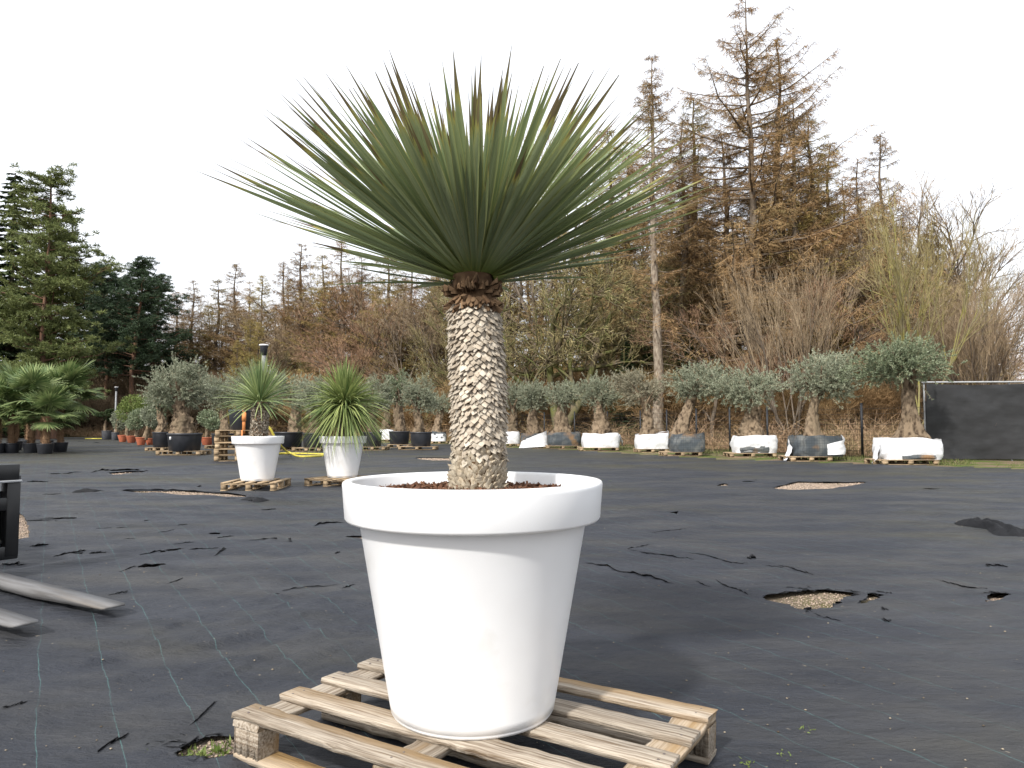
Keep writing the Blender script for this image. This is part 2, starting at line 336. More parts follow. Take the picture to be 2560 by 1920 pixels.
def blade_mat():
    """sword leaf: u across, v along; yellow edge line, brown dry tip"""
    m = bpy.data.materials.new('sword_leaf'); m.use_nodes = True; t = m.node_tree; L = t.links.new
    b = t.nodes['Principled BSDF']; b.inputs['Roughness'].default_value = .42; b.inputs['Specular IOR Level'].default_value = .5
    uv = t.nodes.new('ShaderNodeUVMap'); sp = t.nodes.new('ShaderNodeSeparateXYZ'); L(uv.outputs[0], sp.inputs[0])
    oi_ = t.nodes.new('ShaderNodeObjectInfo'); gm = t.nodes.new('ShaderNodeNewGeometry'); ad = t.nodes.new('ShaderNodeMath'); ad.operation = 'ADD'; L(oi_.outputs['Random'], ad.inputs[0]); L(gm.outputs['Random Per Island'], ad.inputs[1])
    fc_ = t.nodes.new('ShaderNodeMath'); fc_.operation = 'FRACT'; L(ad.outputs[0], fc_.inputs[0])
    class oi: outputs = {'Random': fc_.outputs[0]}
    def mr(v, a, c, x=0, y=1):
        r = t.nodes.new('ShaderNodeMapRange'); r.inputs[1].default_value = a; r.inputs[2].default_value = c; r.inputs[3].default_value = x; r.inputs[4].default_value = y; L(v, r.inputs[0]); return r.outputs[0]
    def mth(op, a, c):
        n = t.nodes.new('ShaderNodeMath'); n.operation = op
        for k, v in enumerate((a, c)):
            if isinstance(v, (int, float)): n.inputs[k].default_value = v
            else: L(v, n.inputs[k])
        return n.outputs[0]
    def mix(f, a, c):
        n = t.nodes.new('ShaderNodeMix'); n.data_type = 'RGBA'; L(f, n.inputs[0])
        for k, v in ((6, a), (7, c)):
            if isinstance(v, tuple): n.inputs[k].default_value = (*v, 1)
            else: L(v, n.inputs[k])
        return n.outputs[2]
    def nz(sx, sy, seed):
        cb = t.nodes.new('ShaderNodeCombineXYZ'); L(mth('MULTIPLY', sp.outputs[0], sx), cb.inputs[0]); L(mth('MULTIPLY', sp.outputs[1], sy), cb.inputs[1])
        L(mth('MULTIPLY', oi.outputs['Random'], seed), cb.inputs[2]); n = t.nodes.new('ShaderNodeTexNoise'); n.inputs['Scale'].default_value = 1; n.inputs['Detail'].default_value = 3; L(cb.outputs[0], n.inputs['Vector']); return n.outputs[0]
    g = mix(mr(oi.outputs['Random'], 0, 1), (.125, .18, .085), (.35, .41, .235))
    g = mix(mr(nz(9, 2, 31.), .35, .65), g, (.19, .25, .12))
    g = mix(mr(nz(14, 26, 51.), .66, .72), g, (.045, .065, .03))
    g = mix(mr(sp.outputs[1], .0, .18, 1, 0), g, (.17, .22, .05))                   # yellowish leaf base
    edge = mr(mth('ABSOLUTE', mth('SUBTRACT', sp.outputs[0], .5), 0), .41, .48)
    g = mix(mth('MULTIPLY', edge, .8), g, (.42, .40, .13))
    tip = mth('ADD', sp.outputs[1], mth('MULTIPLY', mth('SUBTRACT', nz(2.5, 5, 77.), .5), .22))
    tip = mth('ADD', tip, mth('MULTIPLY', mth('SUBTRACT', oi.outputs['Random'], .5), .20))
    g = mix(mr(tip, .81, .86), g, (.38, .33, .08))
    g = mix(mr(tip, .86, .885), g, (.12, .07, .045))
    L(g, b.inputs['Base Color'])
    tr = t.nodes.new('ShaderNodeBsdfTranslucent'); L(mix(mr(sp.outputs[1], 0, 1, .35, .35), g, (.40, .42, .16)), tr.inputs[0]); ms = t.nodes.new('ShaderNodeMixShader'); ms.inputs[0].default_value = .36
    L(b.outputs[0], ms.inputs[1]); L(tr.outputs[0], ms.inputs[2]); L(ms.outputs[0], t.nodes['Material Output'].inputs[0])
    cbw = mth('MULTIPLY', sp.outputs[0], 60); wv = t.nodes.new('ShaderNodeMath'); wv.operation = 'SINE'; L(cbw, wv.inputs[0])
    bp = t.nodes.new('ShaderNodeBump'); bp.inputs['Strength'].default_value = .25; bp.inputs['Distance'].default_value = .002; L(wv.outputs[0], bp.inputs['Height']); L(bp.outputs[0], b.inputs['Normal'])
    return m
M['blade'] = blade_mat()
M['blade_dry'] = mat('dry_sword_leaf', (.42, .30, .20), .8, .2, (.26, .16, .10), 8, trans=.2)

# ================================================================== SETTING
g = MB(); S = 2500.
g.grid(np.array([[[-S, -S, -.022], [S, -S, -.022]], [[-S, S, -.022], [S, S, -.022]]]))
tag(g.build('ground', M['ground']), kind='structure')

# far edge of the black cloth, from where its edge lies in the photograph
edge_px = [(2900, 1180), (2560, 1171), (2340, 1166), (2050, 1155), (1800, 1147), (1560, 1133), (1400, 1124), (1100, 1110), (800, 1104), (620, 1094)]
edge = np.array([gp(*p)[:2] for p in edge_px]); edge = edge[np.argsort(edge[:, 0])]
edge = np.vstack([[-120, 75], edge, [60, edge[-1][1] - 4]])
def edge_y(x): return np.interp(x, edge[:, 0], edge[:, 1])

def cr(o, sc, pts): return [(o[0] + x * sc, o[1] + y * sc) for x, y in pts]
c6 = lambda *p: cr((1460, 1180), .4973, p); c8 = lambda *p: cr((0, 1080), .4069, p); cl = lambda *p: cr((0, 1120), .4823, p); c2 = lambda *p: cr((540, 840), .2893, p); c1 = lambda *p: cr((0, 840), .2893, p)
holes_px = [
    c6((885, 643), (1060, 612), (1200, 597), (1338, 600), (1290, 640), (1240, 680), (1130, 692), (1060, 687), (1040, 675), (930, 655)),
    c6((1375, 685), (1420, 650), (1425, 620), (1530, 620), (1480, 650), (1430, 680)),
    c6((945, 80), (1080, 50), (1250, 54), (1425, 50), (1380, 67), (1250, 82), (1150, 91), (980, 90)),
    cl((700, 1592), (760, 1545), (850, 1500), (950, 1462), (930, 1490), (850, 1540), (760, 1580)),
    cl((885, 1612), (960, 1545), (1080, 1500), (1200, 1484), (1330, 1478), (1330, 1585), (1210, 1600), (1090, 1624), (960, 1620)),
    c8((690, 368), (880, 360), (1100, 360), (1400, 378), (1540, 396), (1450, 399), (1330, 394), (1250, 386), (1180, 392), (1060, 381), (850, 375)),
    c8((300, 546), (380, 533), (500, 532), (440, 546)),
    c8((810, 852), (900, 830), (1045, 822), (960, 845), (860, 855)),
    c8((960, 748), (1060, 728), (1135, 720), (1090, 740)),
    c6((2130, 292), (2330, 300), (2330, 340), (2180, 332)),
    c6((2010, 660), (2040, 628), (2150, 622), (2090, 655)),
    c8((100, 500), (150, 530), (178, 600), (178, 655), (60, 660), (40, 500)),
    c2((1690, 1058), (1800, 1050), (2020, 1056), (2020, 1086), (1880, 1078)),
    c8((640, 256), (780, 246), (930, 244), (860, 254), (700, 260)),
    c6((665, 72), (700, 60), (728, 62), (720, 76)), c6((790, 50), (870, 44), (868, 53), (800, 55)),
    c6((425, 214), (475, 209), (470, 216)), c6((250, 388), (300, 378), (308, 384), (262, 392)), c6((1690, 90), (1720, 82), (1800, 86), (1760, 92)),
    c8((1640, 664), (1720, 650), (1700, 662)), c8((2120, 655), (2140, 640), (2240, 640), (2230, 660)), c8((1270, 622), (1340, 620), (1370, 628), (1300, 628)), c8((1640, 1020), (1700, 1016), (1760, 1022), (1700, 1027)),
    c8((420, 765), (480, 748), (530, 748), (500, 760)),
]
holes = [np.array([gp(*p)[:2] for p in h]) for h in holes_px]

def wrinkle(X, Y):
    z = .016 * fbm(X * .35 + 3, Y * .8, 1, 3) + .013 * fbm(X * 1.2 + Y * .5, Y * 3.0 - X * .9, 5, 4) + .005 * fbm(X * 4 + Y * 2, Y * 8 - X * 4, 15, 3)
    fold = 1 - np.abs(fbm(X * .5 + Y * .35, Y * 1.15 - X * .25, 9, 3)); z = z + .022 * np.clip(fold - .80, 0, 1) * 5 * np.clip(vnoise(X * .4, Y * .4, 21) + .35, 0, 1)
    near = np.exp(-((X + 1.3) ** 2 / 2.2 + (Y - 4.2) ** 2 / 3.0))
    z = z + near * .024 * fbm(X * 2.0 + Y * 1.4, (Y - X) * 4.0, 31, 3)
    return np.clip(z * np.clip(Y / 4, .4, 1) * np.clip(22 / np.maximum(Y, 1), .4, 1), -.013, .12)
p = np.concatenate([np.arange(1330, 30.5, -2.9)]); d = CAM_H * F_PX / p
d = np.concatenate([[-25, -6, .6], d]); s_ = np.concatenate([[-9, -4, -2.4, -1.7], np.linspace(-1.15, 1.15, 640), [1.7, 2.4, 4, 9]])
Yg = np.repeat(d[:, None], len(s_), 1); Xg = np.maximum(np.abs(d), 3.0 * (d < 1.7) + d * (d >= 1.7))[:, None] * s_[None, :]
jit = (np.abs(s_) < 1.15)[None, :] & (d > 1.75)[:, None]
Zg = wrinkle(Xg, Yg); Zg[:3] = 0
for h in holes:                                             # cloth curls up a little round each tear
    c = h.mean(0); r = np.abs(h - c).max(0) + .02
    Zg += .012 * np.exp(-(((Xg - c[0]) / (r[0] * 1.25)) ** 2 + ((Yg - c[1]) / (r[1] * 1.4)) ** 2) ** 2) * (Yg > 2)
V = np.stack([Xg, Yg, Zg], -1)
cx = (Xg[:-1, :-1] + Xg[1:, 1:]) / 2; cy = (Yg[:-1, :-1] + Yg[1:, 1:]) / 2
keep = cy < edge_y(cx) + .35 * vnoise(cx * .6, cy * .6, 3)
jx = cx + .03 * vnoise(cx * 9, cy * 9, 4); jy = cy + .05 * vnoise(cx * 7, cy * 7, 6)
for h in holes:
    lo, hi = h.min(0) - .2, h.max(0) + .2
    sel = (cx > lo[0]) & (cx < hi[0]) & (cy > lo[1]) & (cy < hi[1])
    if sel.any():
        idx = np.where(sel); k = inside(jx[idx], jy[idx], h); keep[idx[0][k], idx[1][k]] = False
rem = ~keep
for h in holes:
    lo, hi = h.min(0) - .3, h.max(0) + .3
    iy = np.where((d > lo[1]) & (d < hi[1]))[0]
    if len(iy) < 1: continue
    a0, a1 = max(iy[0] - 1, 1), min(iy[-1] + 2, len(d) - 2)
    for i in range(a0, a1):
        for j in np.where((Xg[i] > lo[0]) & (Xg[i] < hi[0]))[0]:
            if j < 1 or j >= len(s_) - 1: continue
            f = rem[i - 1:i + 1, j - 1:j + 1]
            if f.any() and not f.all():
                q = np.array([Xg[i, j], Yg[i, j]]); A = h; B = np.roll(h, -1, 0); e = B - A; t_ = np.clip(((q - A) * e).sum(1) / ((e * e).sum(1) + 1e-9), 0, 1)
                pr = A + e * t_[:, None]; k = np.argmin(((pr - q) ** 2).sum(1)); dd_ = pr[k] - q
                if np.hypot(*dd_) < .09 + .03 * q[1]: V[i, j, :2] = pr[k] + .006 * rng.normal(size=2)
cloth = MB().grid(V, keep=keep).build('ground_cloth', M['cloth'], smooth=True); tag(cloth, kind='structure')

def torn_edge(pts_px, h=.035, lean=.4):
    h = h * .5
    P = np.array([gp(*q)[:2] for q in pts_px]); t = np.linspace(0, 1, len(P)); n = max(14, int(len(P) * 5)); tt = np.linspace(0, 1, n)
    x = np.interp(tt, t, P[:, 0]); y = np.interp(tt, t, P[:, 1]) + .02 * rng.normal(size=n)
    taper = np.sin(np.pi * np.clip(tt, .0, 1)) ** .6; hh = h * taper * (.35 + .9 * rng.random(n))
    w0 = wrinkle(x, y); rows = []
    for k, (fz, fy) in enumerate(((-.2, .35), (.75, .12), (1., -.25 * lean), (.82, -.8 * lean))):
        rows.append(np.stack([x, y + taper * fy * (.03 + .035 * min(1.4, P[0, 1] / 9)) * (h / .018), w0 + fz * hh + .002], -1))
    o = MB().grid(np.array(rows)).build('torn_edge', M['cloth_plain'], cloth, smooth=True)
    return o
te = [
    (c6((665, 543), (720, 580), (790, 612), (860, 640), (885, 645)), .03), (c6((885, 640), (1000, 622), (1120, 602), (1230, 594), (1340, 598)), .03),
    (c6((970, 590), (1100, 592), (1200, 596)), .03), (c6((0, 465), (120, 485), (250, 525), (360, 548), (455, 570)), .035),
    (c6((220, 398), (340, 408), (480, 428), (560, 440)), .02), (c6((520, 405), (650, 428), (750, 462), (840, 462)), .02), (c6((975, 467), (1060, 492), (1160, 516)), .025),
    (c6((1420, 620), (1500, 616), (1560, 622)), .03), (c6((1130, 700), (1200, 730), (1290, 750)), .02), (c6((560, 552), (640, 580)), .015),
    (c6((940, 66), (1080, 48), (1420, 46)), .02), (c6((340, 298), (440, 288), (520, 280)), .015), (c6((900, 470), (960, 480), (1005, 492)), .012),
    (c6((215, 392), (270, 380), (330, 366)), .04), (c6((820, 432), (845, 425), (865, 430)), .06), (c6((1115, 712), (1132, 690), (1150, 712)), .05),
    (c6((1780, 550), (1880, 565), (1960, 580), (2030, 588)), .02), (c6((2000, 630), (2060, 622), (2150, 626)), .04), (c6((1480, 708), (1530, 706)), .03), (c6((1330, 786), (1420, 790)), .025), (c6((1500, 750), (1545, 748)), .02),
    (c6((1480, 1215), (1520, 1210)), .02), (c6((1440, 1330), (1480, 1295)), .02), (c6((2010, 470), (2080, 465), (2130, 470)), .03), (c6((1200, 1270), (1230, 1262)), .02),
    (c8((690, 368), (880, 356), (1100, 356), (1400, 376), (1545, 396)), .055), (c8((490, 370), (570, 366), (690, 369)), .05), (c8((245, 388), (300, 384), (400, 380)), .03),
    (c8((560, 254), (620, 240), (700, 243), (830, 240), (930, 243)), .10), (c8((285, 260), (400, 256), (510, 246)), .05), (c8((160, 308), (220, 304), (300, 308)), .06),
    (c8((280, 548), (380, 532), (520, 530)), .03), (c8((440, 512), (545, 508)), .025), (c8((320, 772), (420, 755), (500, 740), (545, 748)), .045), (c8((545, 755), (660, 744)), .03), (c8((190, 528), (290, 522)), .02),
    (c8((730, 875), (820, 848), (940, 826), (1045, 824)), .03), (c8((860, 755), (960, 742), (1130, 720)), .03), (c8((1140, 730), (1240, 716), (1350, 710)), .025), (c8((1320, 770), (1370, 735), (1385, 715)), .05),
    (c8((1340, 648), (1445, 632)), .025), (c8((1515, 668), (1640, 652), (1760, 654)), .03), (c8((1775, 655), (1790, 690)), .06), (c8((1930, 578), (1965, 566), (2110, 562)), .04), (c8((1730, 978), (1850, 965), (2090, 945)), .02), (c8((2100, 970), (2180, 955)), .02),
    (c8((230, 632), (340, 630)), .015), (c8((970, 618), (1070, 608)), .012), (c8((1090, 577), (1150, 575)), .02), (c8((880, 556), (912, 550)), .02), (c8((1520, 430), (1620, 428)), .04), (c8((1600, 480), (1700, 476)), .03), (c8((1350, 405), (1450, 412)), .03), (c8((1210, 336), (1240, 332)), .05),
    (c8((570, 600), (690, 592)), .012), (c8((710, 596), (790, 588)), .012), (c8((1060, 690), (1200, 676)), .015), (c8((760, 658), (840, 656)), .012), (c8((1030, 940), (1120, 915)), .015), (c8((2050, 752), (2090, 742)), .03), (c8((0, 822), (160, 820)), .03), (c8((185, 700), (300, 694)), .04), (c8((660, 1012), (790, 1000)), .014),
    (cl((880, 1615), (960, 1545), (1080, 1498), (1330, 1474)), .03), (cl((690, 1596), (760, 1545), (850, 1498), (955, 1458)), .025), (cl((510, 1552), (600, 1505), (660, 1482)), .02), (cl((950, 1450), (1060, 1370), (1130, 1300)), .018),
    (cl((920, 1195), (1000, 1178)), .012), (cl((1020, 1310), (1110, 1290)), .012), (cl((270, 1195), (330, 1190)), .01), (cl((0, 1340), (60, 1332), (115, 1325)), .02), (cl((330, 1535), (400, 1520)), .012),
    (c1((800, 930), (830, 922), (870, 928)), .08), (c1((620, 912), (760, 908)), .03), (c2((780, 1290), (830, 1282), (890, 1272)), .06),
]
for q, h in te:
    if len(q) == 2 and gp(*q[0])[1] < 4.6: continue
    torn_edge(q, h)

# crumpled black cloth beside the gravel hole at the right
def fold_patch(px0, px1, width, amp):
    a, b = gp(*px0), gp(*px1); n, m = 44, 16; u = np.linspace(0, 1, n)[:, None]; v = np.linspace(-1, 1, m)[None, :]
    dx, dy = b[:2] - a[:2]; L_ = math.hypot(dx, dy); nx, ny = -dy / L_, dx / L_
    X = a[0] + dx * u + nx * v * width * (1 + .3 * np.sin(u * 9)); Y = a[1] + dy * u + ny * v * width * (1 + .3 * np.sin(u * 9))
    env = np.sin(np.pi * u) ** .4 * (1 - np.abs(v) ** 3)
    Z = .003 + env * amp * (.45 + .55 * np.abs(np.sin(v * 4.5 + 2.2 * fbm(X * 2.5, Y * 2.5, 77, 2))) + .22 * fbm(X * 9, Y * 9, 78, 2)) + wrinkle(X, Y)
    MB().grid(np.stack([X + 0 * v, Y + 0 * v, Z], -1)).build('cloth_fold', M['cloth_plain'], cloth, smooth=True)
fold_patch(c6((1925, 265))[0], c6((2190, 325))[0], .16, .11)
fold_patch(c8((1500, 420))[0], c8((1620, 432))[0], .10, .05)
fold_patch(c8((455, 372))[0], c8((600, 372))[0], .08, .06)

# gravel stones in the holes
gr = MB(); octa = np.array([[1,0,0],[0,1,0],[-1,0,0],[0,-1,0],[0,0,1],[0,0,-1]], float); of = np.array([[0,1,4,4],[1,2,4,4],[2,3,4,4],[3,0,4,4],[1,0,5,5],[2,1,5,5],[3,2,5,5],[0,3,5,5]])
def scatter(mb, pts, smin, smax, flat=.6):
    N = len(pts); sc = rng.uniform(smin, smax, N)
    v = octa[None] * (sc[:, None, None] * rng.uniform(.6, 1.3, (N, 6, 1))); v[..., 2] *= flat
    an = rng.random(N) * 6.28; c_, s2 = np.cos(an)[:, None], np.sin(an)[:, None]
    x = v[..., 0] * c_ - v[..., 1] * s2; y = v[..., 0] * s2 + v[..., 1] * c_
    v = np.stack([x, y, v[..., 2]], -1) + pts[:, None, :]
    mb.add(v.reshape(-1, 3), (of[None] + (np.arange(N) * 6)[:, None, None]).reshape(-1, 4))
for h in holes:
    lo, hi = h.min(0) - .05, h.max(0) + .05; ar = (hi - lo).prod(); dist = h.mean(0)[1]; n = int(min(6000, ar * 2600 / max(1, dist / 6) ** 1.5))
    P = rng.uniform(lo, hi, (n, 2)); P = P[inside(P[:, 0], P[:, 1], h)]
    sz = .0065 * max(1, dist / 6) ** .75
    if len(P): scatter(gr, np.column_stack([P, np.full(len(P), -.018)]), sz * .6, sz * 1.5)
tag(gr.build('gravel', M['stone']), 'loose tan gravel showing through the torn black ground cloth', 'gravel', kind='stuff')
# debris: pebbles, crumbs
db = MB(); P = []
for _ in range(620):
    q = gp(random.uniform(-200, 2760), 1062 + 70 + 800 * random.random() ** 1.3); P.append([q[0], q[1], wrinkle(q[:1], q[1:2])[0] + .003])
P = np.array(P); sc = np.array([.0037 * (1 + y * .10) for y in P[:, 1]])
for k in range(0, len(P), 60): scatter(db, P[k:k + 60], sc[k:k + 60].mean() * .3, sc[k:k + 60].mean() * 1.2, .5)
tag(db.build('pebbles', M['debris']), 'small pale pebbles and crumbs strewn over the black cloth', 'pebbles', kind='stuff')
# weeds in the near hole
wd = MB()
for c0 in [cl((1010, 1565))[0], cl((1060, 1590))[0], cl((1130, 1560))[0], cl((1000, 1600))[0], cl((1240, 1530))[0], cl((830, 1545))[0]]:
    q = gp(*c0); n = 26; Pq = np.column_stack([q[0] + rng.normal(0, .03, n), q[1] + rng.normal(0, .03, n), np.full(n, -.02)])
    D = rng.normal(size=(n, 3)) * [1, 1, .3] + [0, 0, .9]; wd.leaves(Pq, D, rng.uniform(.02, .05, n), rng.uniform(.006, .014, n))
for c0 in [c6((1005, 1425))[0], c6((830, 1475))[0], c6((1110, 1300))[0], c6((95, 40))[0], c6((130, 45))[0]]:
    q = gp(*c0); n = 12; Pq = np.column_stack([q[0] + rng.normal(0, .015, n), q[1] + rng.normal(0, .02, n), np.full(n, .006)])
    D = rng.normal(size=(n, 3)) * [1, 1, .2] + [0, 0, .4]; wd.leaves(Pq, D, rng.uniform(.009, .022, n), rng.uniform(.004, .008, n))
tag(wd.build('weeds', M['weed']), 'small green weeds sprouting in the cloth holes', 'weeds', kind='stuff')

# verge beyond the cloth, forest floor beyond the fence
FENCE = [(14.55, 25.6), (13.2, 28.0), (10.2, 35.0), (7.1, 42.0), (4.8, 44.2), (2.5, 46.4), (-3, 52), (-30, 72), (-120, 86)]
ex = np.linspace(-110, 45, 120); fx = np.array(FENCE)[::-1]
fy = np.interp(ex, np.r_[fx[:, 0], 60], np.r_[fx[:, 1], 25.0])
rows = []
for t in np.linspace(0, 1, 8):
    y = edge_y(ex) * (1 - t) - .6 * (1 - t) + (fy + 1.2) * t
    rows.append(np.stack([ex, y, np.full_like(ex, -.006) + .03 * t * fbm(ex * .5, y * .5, 44, 2) - .012 * (1 - t)], -1))
tag(MB().grid(np.array(rows)).build('verge', M['verge'], smooth=True), kind='structure')
rows = []
for t in np.linspace(0, 1, 14):
    y = (fy + .9) + t * t * 200
    rows.append(np.stack([ex * (1 + t * 3), y, .02 + .12 * fbm(ex * .3, y * .3, 45, 3) * min(1, t * 6)], -1))
tag(MB().grid(np.array(rows)).build('forest_floor', M['litter'], smooth=True), kind='structure')

# ================================================================== PALLETS
def board_mesh(L_, W, T, seed, rough=1.):
    """plank along x with chipped, slightly wavy edges; origin at its centre"""
    r = np.random.default_rng(seed); n = 27; x = np.linspace(-L_ / 2, L_ / 2, n)
    prof = [(-W / 2, -T / 2), (W / 2, -T / 2), (W / 2, T / 2 - .003), (W / 2 - .003, T / 2), (-W / 2 + .003, T / 2), (-W / 2, T / 2 - .003)]
    k = len(prof); V = np.zeros((n, k, 3))
    e1 = r.normal(0, .0016 * rough, n); e2 = r.normal(0, .0016 * rough, n); zt = r.normal(0, .0009 * rough, n)
    for _ in range(5):
        c = r.integers(1, n - 2); e1[c] -= .007 * rough * r.random(); e2[c] += .006 * rough * r.random()
    for j, (y, z) in enumerate(prof):
        V[:, j, 0] = x; V[:, j, 1] = y + (e2 if y > 0 else -e1); V[:, j, 2] = z + (zt if z > 0 else 0)
    V[0, :, 0] += r.normal(0, .003, k) * rough; V[-1, :, 0] += r.normal(0, .003, k) * rough
    m = MB(); i = np.arange(n - 1)[:, None] * k; j = np.arange(k)[None, :]; j2 = (j + 1) % k
    m.add(V.reshape(-1, 3), np.stack([i + j2, i + j, i + k + j, i + k + j2], -1).reshape(-1, 4))
    for ring, fl in ((V[0], 0), (V[-1], 1)):
        f = [[0, 1, 2, 5], [2, 3, 4, 5]]; m.add(ring, f if not fl else [q[::-1] for q in f])
    return m
def box_mesh(name, size, m):
    return MB().box((0, 0, 0), size).mesh(name, m)
def pallet(loc, rz, Lx, Wy, label, group=None, n_top=5, bw=.11, fine=False, m=None, blk=(.14, .09, .09), z0=0):
    """boards along x, stringers along y"""
    m = m or M['wood_far']; T = .023; o = thing('pallet', label, 'pallet', (loc[0], loc[1], z0), rz, group)
    bh = blk[2]; zt = T + bh + T + T / 2
    ys = np.linspace(-Wy / 2 + bw / 2, Wy / 2 - bw / 2, n_top)
    for k, y in enumerate(ys):
        me = board_mesh(Lx, bw, T, k + 3).mesh('top_board', m) if fine else (board_cache.setdefault(('t', Lx, bw, id(m)), box_mesh('top_board', (Lx, bw, T), m)))
        b = obj('top_board', me, o); b.location = (random.uniform(-.006, .006), y, zt)
        if fine:
            b.rotation_euler = (0, 0, random.uniform(-.006, .006))
            nl = MB()
            for xx in (-Lx / 2 + .05, 0, Lx / 2 - .05):
                for yy in (-.025, .025): nl.lathe([(.0001, .0025), (.0045, .002), (.005, 0)], 8, (xx + random.uniform(-.01, .01), yy, T / 2 - .0005))
            nl.build('nail', M['nail'], b, kind='stuff')
    xs = (-Lx / 2 + blk[0] / 2 * 1.05, 0, Lx / 2 - blk[0] / 2 * 1.05)
    for x in xs:
        me = board_mesh(Wy, blk[0] * .95, T, int(x * 50) % 17 + 40).mesh('stringer', m) if fine else board_cache.setdefault(('s', Wy, id(m)), box_mesh('stringer', (Wy, blk[0] * .95, T), m))
        s2 = obj('stringer', me, o); s2.location = (x, 0, T + bh + T / 2); s2.rotation_euler = (0, 0, R(90))
        for y in (-Wy / 2 + blk[1] / 2 + .004, 0, Wy / 2 - blk[1] / 2 - .004):
            me = board_mesh(blk[0], blk[1], bh, int(abs(y * 31 + x * 17)) + 60, 1.6).mesh('block', M['wood_gold'] if random.random() < .4 else m) if fine else board_cache.setdefault(('b', blk, id(m)), box_mesh('block', blk, m))
            q = obj('block', me, o); q.location = (x, y, T + bh / 2)
    for y in (-Wy / 2 + blk[1] / 2 + .004, 0, Wy / 2 - blk[1] / 2 - .004):
        me = board_mesh(Lx * .995, .10, T, int(y * 70) % 13 + 80, 1.4).mesh('bottom_board', M['wood_gold'] if y < 0 and fine else m) if fine else board_cache.setdefault(('u', Lx, id(m)), box_mesh('bottom_board', (Lx * .995, .10, T), m))
        q = obj('bottom_board', me, o); q.location = (0, y, T / 2)
    return o
board_cache = {}
PT = .023 * 3 + .09                                                   # pallet top

POT = np.array([-.150, 2.853]); U_ANG = math.atan2(-.525, .851)
PT_MAIN = PT + .012
main_pallet = pallet((-.133, 2.817), U_ANG, 1.54, .99, 'weathered wooden pallet under the large white planter in the foreground', fine=True, m=M['wood'], bw=.107, blk=(.14, .095, .102))

# ================================================================== PLANTERS
pot_prof = [(.0, 0), (.288, 0), (.304, .004), (.310, .014), (.310, .02), (.3115, .0205), (.317, .05), (.434, .712), (.438, .718), (.468, .719), (.483, .723), (.489, .732), (.4985, .846), (.4995, .856), (.497, .864), (.491, .868), (.470, .869), (.463, .866), (.459, .858), (.450, .77), (.440, .73)]
def white_planter(loc, z0, label, scale=1., n=96):
    t = thing('planter', label, 'planter', (loc[0], loc[1], z0), 0, None, scale)
    rim_i = 8
    MB().lathe(pot_prof[:rim_i + 1], n).build('body', M['white_pot'], t, smooth=True)
    MB().lathe(pot_prof[rim_i:], n).build('rim', M['white_pot'], t, smooth=True)
    sm = MB(); rr = np.array([.001, .1, .2, .3, .38, .446]); an = np.arange(36) * 2 * math.pi / 36
    V = np.stack([rr[:, None] * np.cos(an), rr[:, None] * np.sin(an), .795 + .03 * (1 - rr[:, None] / .446) + .012 * rng.normal(size=(6, 36))], -1)
    V = np.concatenate([V, V[:, :1]], 1); sm.grid(V[:, ::-1])
    s2 = sm.build('soil', M['soil'], t, smooth=True)
    if n > 60:
        c = MB(); N = 3000; r_ = .445 * np.sqrt(rng.random(N)); a = rng.random(N) * 6.283
        P = np.column_stack([r_ * np.cos(a), r_ * np.sin(a), .805 + .03 * (1 - r_ / .446) + rng.random(N) * .018])
        D = rng.normal(size=(N, 3)) * [1, 1, .45]; D /= np.linalg.norm(D, axis=1, keepdims=True)
        ln = rng.uniform(.008, .035, N)[:, None]; c.strips(P - D * ln / 2, P + D * ln / 2, rng.uniform(.005, .013, N), rng.uniform(.003, .01, N))
        c.build('bark_chips', M['chips'], t, kind='stuff')
    return t
white_planter(POT, PT_MAIN - .001, 'large white plastic planter holding the tall scaly-trunked yucca in the foreground', n=128)

